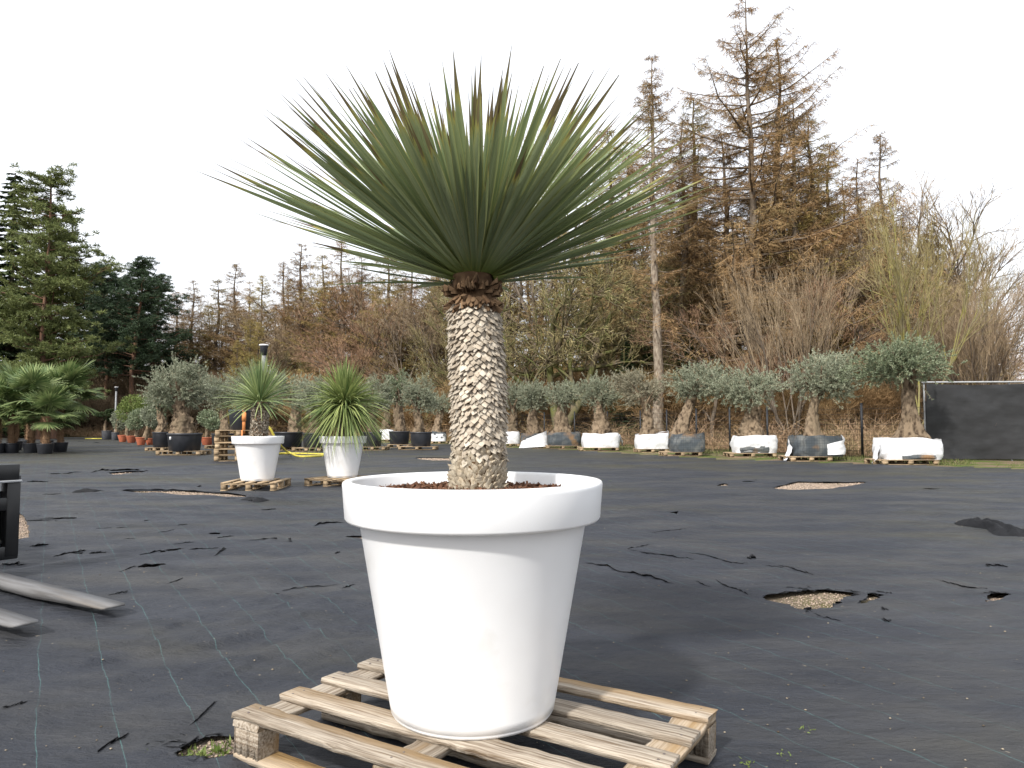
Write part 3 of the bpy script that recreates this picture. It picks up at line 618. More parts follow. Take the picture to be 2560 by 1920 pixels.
# ================================================================== MAIN YUCCA
yb = np.array([at(1192, 1230, 2.853)[0], 2.853, .945]); yt = np.array([at(1186, 735, 2.853)[0], 2.853, at(1186, 715, 2.853)[2]])
yuc = thing('yucca', 'tall yucca with pale scaly trunk and big fan of sword leaves', 'yucca', tuple(yb))
TH = yt[2] - yb[2]; TX = yt[0] - yb[0]
def trunk_c(t):                                                       # centre line and radius over t in 0..1
    bend = .012 * math.sin(t * math.pi * 1.2); return TX * t + bend, np.interp(t, [0, .1, .3, .55, .8, .93, 1.], [.108, .104, .095, .099, .095, .088, .083])
core = MB(); tt = np.linspace(-.06, 1.05, 24)
core.tube([[trunk_c(max(0, t))[0], 0, t * TH] for t in tt], [trunk_c(min(max(t, 0), 1))[1] * .96 for t in tt], 26)
core.build('trunk', M['scale_core'], yuc, smooth=True)
def scale_mesh(L_, W, T, tipw, name, m, seed):
    """shingle: rooted at the origin, running down -z, outward +y"""
    r = np.random.default_rng(seed); z = np.array([.006, -.35 * L_, -.72 * L_, -L_]); wv = np.array([.7, 1., .8, tipw]) * W / 2
    yo = np.array([-.004, .35 * T, .8 * T, 1.12 * T]); V = []
    for k in range(4):
        j = r.normal(0, .0012, 3)
        V += [[-wv[k] + j[0], yo[k] - .0015, z[k] + j[1]], [0, yo[k] + .0035 * (1 if k else .3), z[k] + (-.004 if k == 3 else 0)], [wv[k] + j[2], yo[k] - .0015, z[k] - j[1]]]
    V = np.array(V); m_ = MB(); q = []
    for k in range(3):
        for c in range(2): q.append([k * 3 + c, k * 3 + 3 + c, k * 3 + 4 + c, k * 3 + 1 + c])
    m_.add(V, q)
    B = V.copy(); B[:, 1] = -.006; m_.add(np.vstack([V[9:12], B[9:12] + [0, 0, .008]]), [[0, 3, 4, 1], [1, 4, 5, 2]])
    for s0, s1 in ((0, 0), (2, 2)):
        idx = [s0, s0 + 3, s0 + 6, s0 + 9]; vv = np.vstack([V[idx], B[idx]])
        m_.add(vv, [[a, a + 1, a + 5, a + 4] if s0 else [a + 1, a, a + 4, a + 5] for a in range(3)])
    return m_
sc_down = [scale_mesh(.022, .028, .015, .36, 'scale', M['scale'], k) for k in range(5)]
sc_down_b = [scale_mesh(.031, .037, .011, .55, 'scale', M['scale'], k + 5) for k in range(3)]
sc_up = [scale_mesh(.026, .022, .011, .28, 'scale', M['scale_pale'], k + 20) for k in range(5)]
me_down = [m.mesh('scale', M['scale']) for m in sc_down]; me_up = [m.mesh('scale', M['scale_pale']) for m in sc_up]
fr_m = [scale_mesh(.036, .024, .012, .25, 'fringe', M['scale_brown'], k + 40) for k in range(4)]; me_fr = [m.mesh('leaf_stub', M['scale_brown']) for m in fr_m]
items = []
t = .0; row = 0
while t < .90:
    cxo, rad = trunk_c(t); n = 26
    for k in range(n):
        a = (k + .5 * (row % 2) + random.uniform(-.14, .14)) * 2 * math.pi / n
        tj = t + random.uniform(-.006, .006); zone = 'up' if tj + random.gauss(0, .05) < .24 else 'down'
        items.append((zone, a, tj, cxo, rad))
    t += .0168 * (1 + .12 * math.sin(row * .7)) * .88 / TH * .95; row += 1
def sc_matrix(zone, a, tj, cxo, rad):
    P = Vector((cxo + rad * .95 * math.cos(a), rad * .95 * math.sin(a), tj * TH + (.02 if zone != 'up' else -.005)))
    rot = Matrix.Rotation(a - math.pi / 2, 4, 'Z')
    flip = Matrix.Rotation(math.pi, 4, 'Y') if zone == 'up' else Matrix.Identity(4)
    tw = 9 if zone == 'down' else 14
    tilt = Matrix.Rotation(R(random.uniform(-11, 5)) * (1 if zone != 'up' else -1), 4, 'X') @ Matrix.Rotation(R(random.uniform(-tw, tw)) + (R(14) if zone == 'up' else 0), 4, 'Y')
    s = random.uniform(.82, 1.18)
    return Matrix.Translation(P) @ rot @ tilt @ flip @ Matrix.Diagonal((s * random.uniform(.85, 1.15), s * random.uniform(.8, 1.5), s, 1))
items.sort(key=lambda q: math.sin(q[1]))                                # the ones facing the lens first
rest = MB()
for k, (zone, a, tj, cxo, rad) in enumerate(items):
    Mx = sc_matrix(zone, a, tj, cxo, rad)
    if k < 300:
        o = obj('scale', random.choice(me_up if zone == 'up' else me_down), yuc); o.matrix_local = Mx
    else:
        sm_ = random.choice(sc_up if zone == 'up' else sc_down); A = np.array(Mx)
        for v, f, mi in zip(sm_.v, sm_.f, sm_.mi):
            pass
        v = np.vstack(sm_.v); f = np.vstack(sm_.f); rest.add(v @ A[:3, :3].T + A[:3, 3], f, 0 if zone == 'down' else 1)
rest.build('trunk_scales', [M['scale'], M['scale_pale']], yuc, kind='stuff')
# brown fringe of cut leaf stubs under the crown
for k in range(130):
    tj = random.uniform(.905, 1.0); a = random.random() * 6.283; cxo, rad = trunk_c(min(tj, 1)); 
    P = Vector((cxo + rad * .98 * math.cos(a), rad * .98 * math.sin(a), tj * TH))
    up = tj > .95
    Mx = Matrix.Translation(P) @ Matrix.Rotation(a - math.pi / 2, 4, 'Z') @ Matrix.Rotation(R(random.uniform(5, 50) + (80 if up else 0)), 4, 'X') @ Matrix.Diagonal((1, 1, random.uniform(.7, 1.3), 1))
    o = obj('leaf_stub', random.choice(me_fr), yuc); o.matrix_local = Mx
# sword leaves: local +z along the leaf, x across, y = upper face
def blade(L_, W, bend, blunt, seed, twist=0.):
    n = 13; r = np.random.default_rng(seed); v = np.linspace(0, 1, n); end = 1 - blunt
    prof = np.interp(v, [0, .03, .12, .3, .5, .68, .82, .92, 1], [.88, .82, .76, .88, 1., .84, .50, .20, .02 + blunt * 1.5]) * W / 2
    z = v * L_; yb_ = -bend * L_ * v ** 2.2; V = []; uv = []
    tw = twist * v
    for k in range(n):
        for u in (-1, -.5, 0, .5, 1):
            x = u * prof[k]; y = .16 * prof[k] * abs(u) * 2 - .10 * prof[k]
            V.append([x * math.cos(tw[k]) - y * math.sin(tw[k]), x * math.sin(tw[k]) + y * math.cos(tw[k]) + yb_[k], z[k]]); uv.append([u / 2 + .5, v[k]])
    q = []
    for k in range(n - 1):
        for c in range(4): q.append([k * 5 + c, k * 5 + c + 1, k * 5 + c + 6, k * 5 + c + 5])
    m = MB(); m.add(V, q); return m, np.array(uv)
bl = []; bl_src = []
for k in range(14):
    m, uv = blade(1.0, random.uniform(.024, .034), random.uniform(-.03, .06), .04 if k % 5 == 4 else 0, k, random.uniform(-.5, .5)); bl.append(m.mesh('leaf', M['blade'], True, uv)); bl_src.append((np.vstack(m.v), np.vstack(m.f), uv))
m, uv = blade(1.0, .026, .02, 0, 90, 1.2); dry = m.mesh('dry_leaf', M['blade_dry'], True, uv)
crown_c = Vector((TX + .004, 0, TH + .005)); NL = 470; extra = MB(); euv = []; own = set(random.sample(range(NL), 290))
for k in range(NL):
    f = (k + .5) / NL; el = math.asin(min(1, .30 + .69 * f ** 1.25)) if k > 26 else R(random.uniform(9, 17))
    az = k * 2.399963 + random.uniform(-.12, .12); el += R(random.uniform(-3.5, 3.5))
    fr_ = math.sin(az)
    if fr_ < -.45 and el < R(33): el = R(random.uniform(30, 42))
    D = Vector((math.cos(el) * math.cos(az), math.cos(el) * math.sin(az), math.sin(el)))
    side = D.cross(Vector((0, 0, 1)));  side = side.normalized() if side.length > .05 else Vector((math.sin(az), -math.cos(az), 0))
    up = side.cross(D).normalized()
    rb = .082 * math.cos(el) ** .7; P = crown_c + Vector((rb * math.cos(az), rb * math.sin(az), .07 * math.sin(el)))
    roll = Quaternion(D, R(random.uniform(-28, 28))); X_ = roll @ side; Y_ = roll @ up
    ln = random.uniform(.86, 1.10) * float(np.interp(math.degrees(el), [0, 20, 35, 50, 65, 80, 90], [.94, 1.0, .98, .86, .72, .62, .60])) if k > 26 else random.uniform(.52, .74)
    if random.random() < .10: ln *= random.uniform(.7, .9)
    ln *= 1 - .17 * max(0, -fr_) ** .8 + .06 * max(0, fr_)                # the plant leans its longest leaves to the sides and back
    Mx = Matrix.Translation(P) @ Matrix(((X_.x, Y_.x, D.x, 0), (X_.y, Y_.y, D.y, 0), (X_.z, Y_.z, D.z, 0), (0, 0, 0, 1))) @ Matrix.Diagonal((random.uniform(.85, 1.1), 1, ln, 1))
    if k not in own:
        v_, f_, u_ = random.choice(bl_src); A = np.array(Mx); extra.add(v_ @ A[:3, :3].T + A[:3, 3], f_); euv.append(u_); continue
    isd = random.random() < .018 and k > 60
    o = obj('dry_leaf' if isd else 'leaf', dry if isd else random.choice(bl), yuc); o.matrix_local = Mx
extra.build('inner_leaves', M['blade'], yuc, True, np.vstack(euv), 'stuff')
hb = MB().lathe([(.075, -.03), (.07, .0), (.05, .05), (.02, .08), (.001, .09)], 18, tuple(crown_c)); hb.build('crown_heart', M['scale_brown'], yuc, smooth=True)

# ================================================================== THE TWO SMALLER WHITE PLANTERS
def base(px, py): q = gp(px, py); return q
q1 = gp(647, 1216); q2 = gp(860, 1208)
P1 = np.array([(647 - 1280) / F_PX * 14.45, 14.45]); P2 = np.array([(858.5 - 1280) / F_PX * 15.35, 15.35])
pallet(P1, R(93) + math.atan2(P1[0], P1[1]) * 0 , 1.2, 1.02, 'pale wooden pallet under the white planter with the slim-trunked spiky plant', z0=0, bw=.11)
pallet(P2, R(68), 1.2, 1.02, 'pale wooden pallet under the white planter with the shaggy drooping plant', z0=0, bw=.11)
white_planter(P1, PT - .001, 'white plastic planter next to the pallet stack, holding a slim-trunked spiky plant', n=56)
white_planter(P2, PT - .001, 'white plastic planter holding the shaggy drooping grass-like plant', scale=.985, n=56)
def spiky(name, label, loc, z0, th, r0, n, L_, elr, droop, m, wleaf, up_tuft=0):
    t = thing(name, label, 'yucca', (loc[0], loc[1], z0)); tr = MB(); zz = np.linspace(-.1, th, 22)
    rad = r0 * (1 + .07 * rng.normal(size=22)) * np.interp(zz, [0, th], [1.0, .86]); tr.tube(np.column_stack([.03 * np.sin(zz * 3), 0 * zz, zz]), rad, 14, wob=.05)
    N = 1600; a = rng.random(N) * 6.283; z = rng.random(N) * th; P = np.column_stack([.03 * np.sin(z * 3) + r0 * .93 * np.cos(a), r0 * .93 * np.sin(a), z])
    D = np.column_stack([np.cos(a), np.sin(a), -1.2 + .6 * rng.normal(size=N)]); tr.leaves(P, D, .05, .045, 1)
    tr.build('trunk', [M['palm_fibre'], M['scale']], t, kind=None)
    lf = MB(); c = np.array([.03 * math.sin(th * 3), 0, th])
    for k in range(n):
        f = (k + .5) / n; el = elr[0] + (elr[1] - elr[0]) * f ** .8 + R(random.uniform(-8, 8)); az = k * 2.39996 + random.uniform(-.2, .2)
        d_ = np.array([math.cos(el) * math.cos(az), math.cos(el) * math.sin(az), math.sin(el)]); ln = L_ * random.uniform(.8, 1.1)
        s = np.linspace(0, 1, 6)[:, None]; dr = droop * random.uniform(.6, 1.4) * math.cos(el)
        P = c + d_ * (.05 + ln * s) + np.array([0, 0, -1.]) * dr * ln * s ** 2.2
        wv = wleaf * np.array([.8, 1, .95, .8, .5, .08]) ; sd = np.cross(d_, [0, 0, 1.]); sd /= np.linalg.norm(sd) + 1e-6
        sd = sd * math.cos(.6) + np.cross(d_, sd) * random.uniform(-.6, .6)
        Vv = np.stack([P - sd * wv[:, None] / 2, P + sd * wv[:, None] / 2], 1); lf.grid(Vv)
    lf.build('foliage', m, t, kind='stuff'); return t
spiky('spiky_plant', 'small spiky plant with slim bare trunk and grey-green tuft in white planter', P1, PT + .80, .74, .15, 360, .93, (R(-20), R(88)), .22, M['yucca_far_blue'], .028)
spiky('shaggy_plant', 'shaggy green grass-like plant drooping over a white planter rim', P2, PT + .80, .68, .12, 900, 1.0, (R(-45), R(82)), .44, M['yucca_far'], .034)

# ================================================================== TREES OF THE WOOD
def larch(seed, H=24., lmax=4.3, bare=.10, mt=0, dens=1., up=.35, dead=True, ragged=1.):
    r = np.random.default_rng(seed); tr = MB(); tw = MB(); n = 16
    z = np.linspace(0, 1, n); wx = np.cumsum(r.normal(0, .05, n)); wy = np.cumsum(r.normal(0, .05, n)); wx -= wx[0]; wy -= wy[0]
    P = np.column_stack([wx, wy, z * H]); P[0, 2] = -.3; tr.tube(P, np.interp(z, [0, .03, .5, 1], [.36, .27, .16, .02]), 8, wob=.05)
    nb = int(118 * dens); zz = np.sort(bare + (1 - bare) * r.random(nb) ** .92)
    for k, t in enumerate(zz):
        az = k * 2.4 + r.normal(0, .5); prof = (1 - t) ** .78 * min(1, .35 + (t - bare) * 4.)
        L_ = lmax * prof * r.uniform(.55, 1.3 * ragged) + .14; c = np.array([np.interp(t, z, wx), np.interp(t, z, wy), t * H])
        m = 7; s = np.linspace(0, 1, m)[:, None]; d = np.array([math.cos(az), math.sin(az), 0.])
        e0 = r.uniform(-.12, .12) + up * t; cu = r.uniform(.05, .42) * (.4 + t)
        B = c + d * L_ * s * np.array([1, 1, 0]) + np.array([0, 0, 1.]) * (L_ * (e0 * s - .18 * np.sin(s * 3.1) * (1 - t) + cu * s ** 2.2)) + r.normal(0, .045, (m, 3)) * s * L_ * .45
        tr.tube(B, np.linspace(.018 + .014 * L_, .007, m), 4, cap=False)
        nt = int(L_ * 17 * dens) + 6; u = r.uniform(.08, 1, nt); fi = u * (m - 1); i0 = np.minimum(fi.astype(int), m - 2); Q = B[i0] + (B[i0 + 1] - B[i0]) * (fi - i0)[:, None]
        sd = np.array([-d[1], d[0], 0.]); sg = r.choice([-1, 1], nt)[:, None]
        Dt = d * r.uniform(.15, .9, (nt, 1)) + sd * sg * r.uniform(.2, 1, (nt, 1)) + np.array([0, 0, 1.]) * r.uniform(-1.0, .35, (nt, 1)); Dt /= np.linalg.norm(Dt, axis=1, keepdims=True)
        lt = (r.uniform(.25, .95, nt) * (.5 + .5 * (1 - u)) * (.45 + .16 * L_))[:, None]
        E = Q + Dt * lt; tw.strips(Q, E, .017, .010)
        ns = 5; f = r.uniform(.15, 1, (nt, ns, 1)); Q2 = Q[:, None] + (E - Q)[:, None] * f; D2 = Dt[:, None] * .5 + r.normal(0, .6, (nt, ns, 3)) + np.array([0, 0, -.35]); D2 /= np.linalg.norm(D2, axis=2, keepdims=True)
        l2 = r.uniform(.08, .32, (nt, ns, 1)); tw.strips(Q2.reshape(-1, 3), (Q2 + D2 * l2).reshape(-1, 3), .016, .009)
    if dead and bare > .2:
        for k in range(26):
            t = r.uniform(.04, bare); az = r.random() * 6.28; c = np.array([np.interp(t, z, wx), np.interp(t, z, wy), t * H]); L_ = r.uniform(.4, 1.6)
            e = c + np.array([math.cos(az) * L_, math.sin(az) * L_, r.uniform(-.4, .2) * L_]); tr.tube([c, (c + e) / 2 + r.normal(0, .06, 3), e], [.02, .014, .006], 4, cap=False)
    return tr, tw
def broadleaf(seed, H=15., stems=1, spread=.55, levels=5, r0=.22, mt=None, twiggy=1., lean=.12, first=.25, gnarl=.16):
    r = np.random.default_rng(seed); tr = MB(); S0 = []; S1 = []; W0 = []; W1 = []
    def grow(p, d, L_, rad, lev):
        n = 5 if lev < 2 else 3; P = [p]; q = p.copy(); dd = d.copy()
        for k in range(n):
            dd = dd + r.normal(0, gnarl, 3) + np.array([0, 0, .05]); dd /= np.linalg.norm(dd); q = q + dd * L_ / n; P.append(q.copy())
        P = np.array(P); re = rad * (.55 if lev else .6); R_ = np.linspace(rad, re, n + 1)
        if rad > .018: tr.tube(P, R_, 6 if lev < 2 else 4, cap=False)
        else: S0.append(P[:-1]); S1.append(P[1:]); W0.append(np.maximum(R_[:-1] * 2, .012)); W1.append(np.maximum(R_[1:] * 2, .008))
        if lev >= levels: return
        nc = r.integers(3, 5) if lev < 2 else (r.integers(3, 6))
        for k in range(int(nc * (twiggy if lev >= 2 else 1))):
            u = r.uniform(first if lev == 0 else .3, 1); i = min(int(u * n), n - 1); pp = P[i] + (P[i + 1] - P[i]) * (u * n - i)
            ax = r.normal(size=3); ax -= ax.dot(dd) * dd; ax /= np.linalg.norm(ax) + 1e-6
            nd = dd * math.cos(spread) + ax * math.sin(spread) * r.uniform(.7, 1.4); nd /= np.linalg.norm(nd)
            grow(pp, nd, L_ * r.uniform(.5, .78), rad * np.interp(u, [0, 1], [.62, .5]), lev + 1)
        grow(P[-1], dd, L_ * .62, re, lev + 1)
    for k in range(stems):
        a = r.random() * 6.28; d = np.array([math.cos(a) * lean * (2 if stems > 1 else 1) * r.uniform(.3, 1.3), math.sin(a) * lean * (2 if stems > 1 else 1) * r.uniform(.3, 1.3), 1.]); d /= np.linalg.norm(d)
        grow(np.array([r.normal(0, .22) if stems > 1 else 0, r.normal(0, .22) if stems > 1 else 0, -.25]), d, H * .42, r0 * r.uniform(.6, 1.1) if stems > 1 else r0, 0)
    tw = MB()
    if S0: tw.strips(np.vstack(S0), np.vstack(S1), np.concatenate(W0), np.concatenate(W1))
    return tr, tw
def pine(seed, H=23., bare=.3, lmax=4.6, spread=1.):
    r = np.random.default_rng(seed); tr = MB(); nd = MB(); n = 12; z = np.linspace(0, 1, n); wx = np.cumsum(r.normal(0, .12, n)); wy = np.cumsum(r.normal(0, .12, n)); wx -= wx[0]; wy -= wy[0]
    P = np.column_stack([wx, wy, z * H]); P[0, 2] = -.3; tr.tube(P, np.interp(z, [0, .6, 1], [.34, .2, .05]), 8)
    for k in range(92):
        t = bare + (1 - bare) * ((k + r.random()) / 92) ** 1.0; az = r.random() * 6.28
        L_ = lmax * (math.sin(min(1, (1 - t) * 1.5 + .12) * 1.5)) * r.uniform(.55, 1.15); c = np.array([np.interp(t, z, wx), np.interp(t, z, wy), t * H])
        m = 6; s = np.linspace(0, 1, m)[:, None]; d = np.array([math.cos(az), math.sin(az), 0]); B = c + d * L_ * s + np.array([0, 0, 1.]) * L_ * (r.uniform(-.12, .35) * s + .15 * s ** 2) + r.normal(0, .09, (m, 3)) * s * 2
        tr.tube(B, np.linspace(.03 + .012 * L_, .012, m), 4, cap=False)
        nc = int(5 + L_ * 3.0)
        u = r.uniform(.3, 1.02, nc); ctr = c + (B[-1] - c) * u[:, None] + r.normal(0, .36 + .05 * L_, (nc, 3)) * [1, 1, .42]
        for q in ctr:
            N = 64; dr = r.normal(size=(N, 3)) * [1, 1, .6] + [0, 0, .30]; dr /= np.linalg.norm(dr, axis=1, keepdims=True); p0 = q + dr * r.uniform(.0, .30, (N, 1)) * [1, 1, .7]
            nd.strips(p0, p0 + dr * r.uniform(.10, .30, (N, 1)), .06, .03)
    return tr, nd
def spruce(seed, H=20., lmax=3.4, bare=.03):
    r = np.random.default_rng(seed); tr = MB(); nd = MB(); tr.tube([[0, 0, -.3], [0, 0, H * .5], [0, 0, H]], [.3, .16, .02], 7)
    nb = 230
    for k in range(nb):
        t = bare + (1 - bare) * k / nb; az = k * 2.4 + r.normal(0, .3); L_ = lmax * (1 - t) ** .8 * r.uniform(.75, 1.15) + .25
        d = np.array([math.cos(az), math.sin(az), 0]); s = np.linspace(0, 1, 5)[:, None]; B = np.array([0, 0, t * H]) + d * L_ * s + np.array([0, 0, 1.]) * L_ * (-.35 * s + .22 * s ** 2)
        tr.tube(B, np.linspace(.03, .006, 5), 3, cap=False)
        N = int(L_ * 42) + 12; u = r.uniform(.05, 1, N); fi = u * 4; i0 = np.minimum(fi.astype(int), 3); Q = B[i0] + (B[i0 + 1] - B[i0]) * (fi - i0)[:, None]
        sd = np.array([-d[1], d[0], 0]); D = sd * r.choice([-1, 1], N)[:, None] * r.uniform(.2, 1, (N, 1)) + d * r.uniform(.1, .8, (N, 1)) + np.array([0, 0, -.5]) * r.uniform(.2, 1.2, (N, 1))
        nd.strips(Q, Q + D * r.uniform(.15, .55, (N, 1)) * (.6 + .4 * L_ / lmax), .14, .05)
    return tr, nd

def species(pair, trunk_mat, crown_mat, H):
    tr, cr_ = pair; return (tr.mesh('trunk', trunk_mat, True), cr_.mesh('crown', crown_mat), H)
def plant_tree(name, sp, label, cat, X, Y, H, rz=None, group=None, wid=1., z=0, crown='crown', trunk_mat=None):
    k = H / sp[2]; o = thing(name, label, cat, (X, Y, z), random.random() * 6.28 if rz is None else rz, group, (k * wid, k * wid, k))
    obj('trunk', sp[0], o); obj(crown, sp[1], o, 'stuff'); return o
LB, LO = M['larch_twig'], M['larch_olive']
sp_l = [species(larch(101, lmax=4.4, bare=.10), M['bark'], LB, 24), species(larch(102, lmax=3.6, bare=.30, up=.5), M['bark'], LB, 24), species(larch(103, lmax=4.0, bare=.16, up=.2), M['bark'], LO, 24),
        species(larch(104, lmax=3.2, bare=.42), M['bark_pale'], LB, 24), species(larch(105, lmax=4.0, bare=.05, dens=1.25), M['bark'], LO, 24)]
sp_b = [species(broadleaf(201, 15, 1, .55, 5, .2), M['bark_moss'], M['bare_green'], 15), species(broadleaf(202, 13, 1, .5, 5, .16), M['bark'], M['bare_twig'], 13), species(broadleaf(203, 11, 7, .28, 4, .07, lean=.22, gnarl=.09), M['bark'], M['bare_twig'], 11),
        species(broadleaf(204, 12, 1, .5, 5, .15), M['bark'], M['red_twig'], 12)]
big_larch = species(larch(111, H=29., lmax=7.2, bare=.07, dens=1.35, up=.45, ragged=1.2), M['bark'], LB, 29.)
yellow_tree = species(broadleaf(221, 16, 4, .34, 4, .13, lean=.16, first=.35, gnarl=.08), M['bark_lichen'], M['bare_green'], 16)
oak = species(broadleaf(231, 15, 2, .75, 5, .34, lean=.16, first=.3, gnarl=.24), M['bark_moss'], M['bare_green'], 15)
hazel = species(broadleaf(241, 10, 9, .26, 4, .055, lean=.22, first=.35, gnarl=.07, twiggy=.75), M['bark'], M['bare_twig'], 10)
sp_p = [species(pine(301, bare=.14, lmax=5.2), M['bark_pine'], M['pine_needle'], 23), species(pine(302, bare=.34, lmax=5.0), M['bark_pine'], M['pine_dark'], 23), species(pine(303, bare=.06, lmax=5.0), M['bark_pine'], M['pine_needle'], 23)]
sp_s = [species(spruce(401), M['bark'], M['spruce_needle'], 20), species(spruce(402, 16, 2.6), M['bark'], M['spruce_needle'], 16)]
def top_h(ytop, px, Y):                                                # height of a tree standing at depth Y whose tip is seen at ytop
    return at(px, ytop, Y)[2]
def X_of(px, Y): return at(px, 1062, Y)[0]

# the trees one can tell apart
plant_tree('larch', big_larch, 'tallest larch, broad and ragged, with rust-brown twigs', 'tree', X_of(1880, 50), 50, top_h(2, 1880, 50), .4, wid=1.4)
plant_tree('larch', sp_l[1], 'larch standing close behind the tallest larch, sharing its crown', 'tree', X_of(1975, 53), 53, top_h(95, 1970, 53), 2.0, wid=1.5)
plant_tree('larch', species(larch(112, H=25., lmax=3.6, bare=.36, up=.45), M['bark_pale'], LB, 25), 'larch with a long pale bare trunk behind the dry grey-brown olive', 'tree', X_of(1645, 46), 46, top_h(140, 1640, 46), 1.1, wid=1.35)
plant_tree('larch', sp_l[0], 'round-topped larch between the tallest larch and the yellow-stemmed tree', 'tree', X_of(2225, 57), 57, top_h(335, 2225, 57), .7, wid=1.5)
plant_tree('yellow_stemmed_tree', yellow_tree, 'bare tree with several yellow lichen-covered stems behind the widest olive', 'tree', X_of(2275, 40), 40, top_h(470, 2285, 40), 1.9, wid=.82)
plant_tree('hazel', hazel, 'bare many-stemmed hazel fanning out behind the pale mesh fence', 'shrub', X_of(1985, 38), 38, top_h(610, 1980, 38), .3)
plant_tree('hazel', sp_b[2], 'slender bare many-stemmed shrub at the end of the wood by the black screen', 'shrub', X_of(2440, 44), 44, top_h(640, 2440, 44), 1.3)
plant_tree('oak', oak, 'gnarled mossy oak with forked trunk and crooked limbs inside the wood', 'tree', X_of(1400, 50), 50, top_h(480, 1400, 50), 2.4)
plant_tree('pine', sp_p[0], 'tall scots pine with sunlit yellow-green needles behind the palms', 'tree', X_of(140, 66), 66, top_h(440, 150, 66), .8, wid=1.02)
plant_tree('pine', sp_p[2], 'lower bushy scots pine leaning against the tall sunlit pine', 'tree', X_of(95, 63), 63, top_h(560, 95, 63), 3.1, wid=.95)
plant_tree('spruce', sp_s[0], 'dark spruce left of the scots pines at the end of the wood', 'tree', X_of(15, 72), 72, top_h(432, 25, 72), 1., wid=1.25)
plant_tree('pine', sp_p[1], 'dark blue-green pine with flat spreading top beside the brown larches', 'tree', X_of(335, 80), 80, top_h(650, 335, 80), .2, wid=1.05)
for px, yt_, Y in ((255, 665, 84), (300, 700, 92), (225, 690, 95), (380, 690, 90)):
    plant_tree('pine', sp_p[1], 'dark pine crowding behind the flat-topped pine', 'tree', X_of(px, Y), Y, top_h(yt_, px, Y), None, 'dark pines behind the flat-topped pine', 1.1)
for px, yt_, Y in ((-60, 480, 70), (60, 640, 88), (180, 720, 92), (330, 790, 95), (255, 800, 90), (-150, 520, 74)):
    plant_tree('spruce', sp_s[0], 'dark spruce in the shade behind the pines', 'tree', X_of(px, Y), Y, top_h(yt_, px, Y), None, 'dark spruces behind the pines', 1.2)
env_x = [380, 430, 480, 525, 585, 620, 660, 700, 745, 800, 860, 930, 1010, 1100, 1200, 1290, 1360, 1450, 1540, 1600, 1700, 1790, 1860, 1960, 2060, 2140, 2300, 2360, 2425, 2480, 2530]
env_y = [780, 725, 700, 705, 665, 705, 690, 655, 620, 605, 590, 600, 600, 560, 540, 520, 470, 480, 470, 450, 430, 420, 400, 380, 370, 380, 470, 560, 610, 690, 830]
def dep(px): return float(np.interp(px, [300, 700, 1000, 1400, 1700, 2100, 2500], [108, 86, 72, 60, 54, 52, 56]))
front = [(430, 728), (482, 702), (528, 700), (585, 660), (622, 705), (660, 688), (703, 655), (748, 612), (800, 640), (850, 600), (905, 640), (960, 620), (1030, 640), (1095, 610), (1510, 330), (1575, 380), (1705, 300), (1765, 250), (1815, 330), (2010, 250), (2060, 300), (2095, 360), (2150, 400), (2330, 560), (2415, 600), (2475, 700), (2515, 800)]
for k, (px, yt_) in enumerate(front):
    Y = dep(px) + random.uniform(-2, 3); sp = sp_l[[0, 1, 2, 0, 1, 4][k % 6]]
    plant_tree('larch', sp, ('brown larch whose tip stands out above the wood behind the small white planters' if px < 1200 else 'brown larch crowding round the tallest larch' if px < 2200 else 'low brown larch at the end of the wood above the black screen'), 'tree', X_of(px, Y), Y, top_h(yt_, px, Y), None, ('larches behind the small planters' if px < 1200 else 'larches round the tallest larch' if px < 2200 else 'low larches above the screen'), random.uniform(1.6, 2.1) if px < 1200 else random.uniform(1.45, 1.9))
WL = {id(q): w_ for q, w_ in zip(sp_l, ('broad rust-brown larch inside the wood', 'rust-brown larch with a long bare trunk inside the wood', 'olive-brown larch inside the wood', 'pale-trunked larch inside the wood', 'bushy olive-brown larch inside the wood'))}
k = 0; px = 395
while px < 2520:                                                       # the rest of the wood behind
    e = np.interp(px, env_x, env_y)
    for lay, (dY, dyy) in enumerate(((5, (70, 190)), (12, (40, 150)), (20, (60, 200)))):
        Y = dep(px) + dY + random.uniform(-2, 2); yt_ = min(e + random.uniform(*dyy), 960); sp = sp_l[[2, 3, 4, 0, 3, 2, 1][k % 7]]; k += 1
        if px > 2380 and lay == 2: continue
        pj = px + random.uniform(-16, 16)
        plant_tree('larch', sp, WL[id(sp)] + ' behind the edge trees', 'tree', X_of(pj, Y), Y, top_h(yt_, pj, Y), None, WL[id(sp)] + ' group', random.uniform(1.35, 1.8))
    px += random.uniform(54, 76)
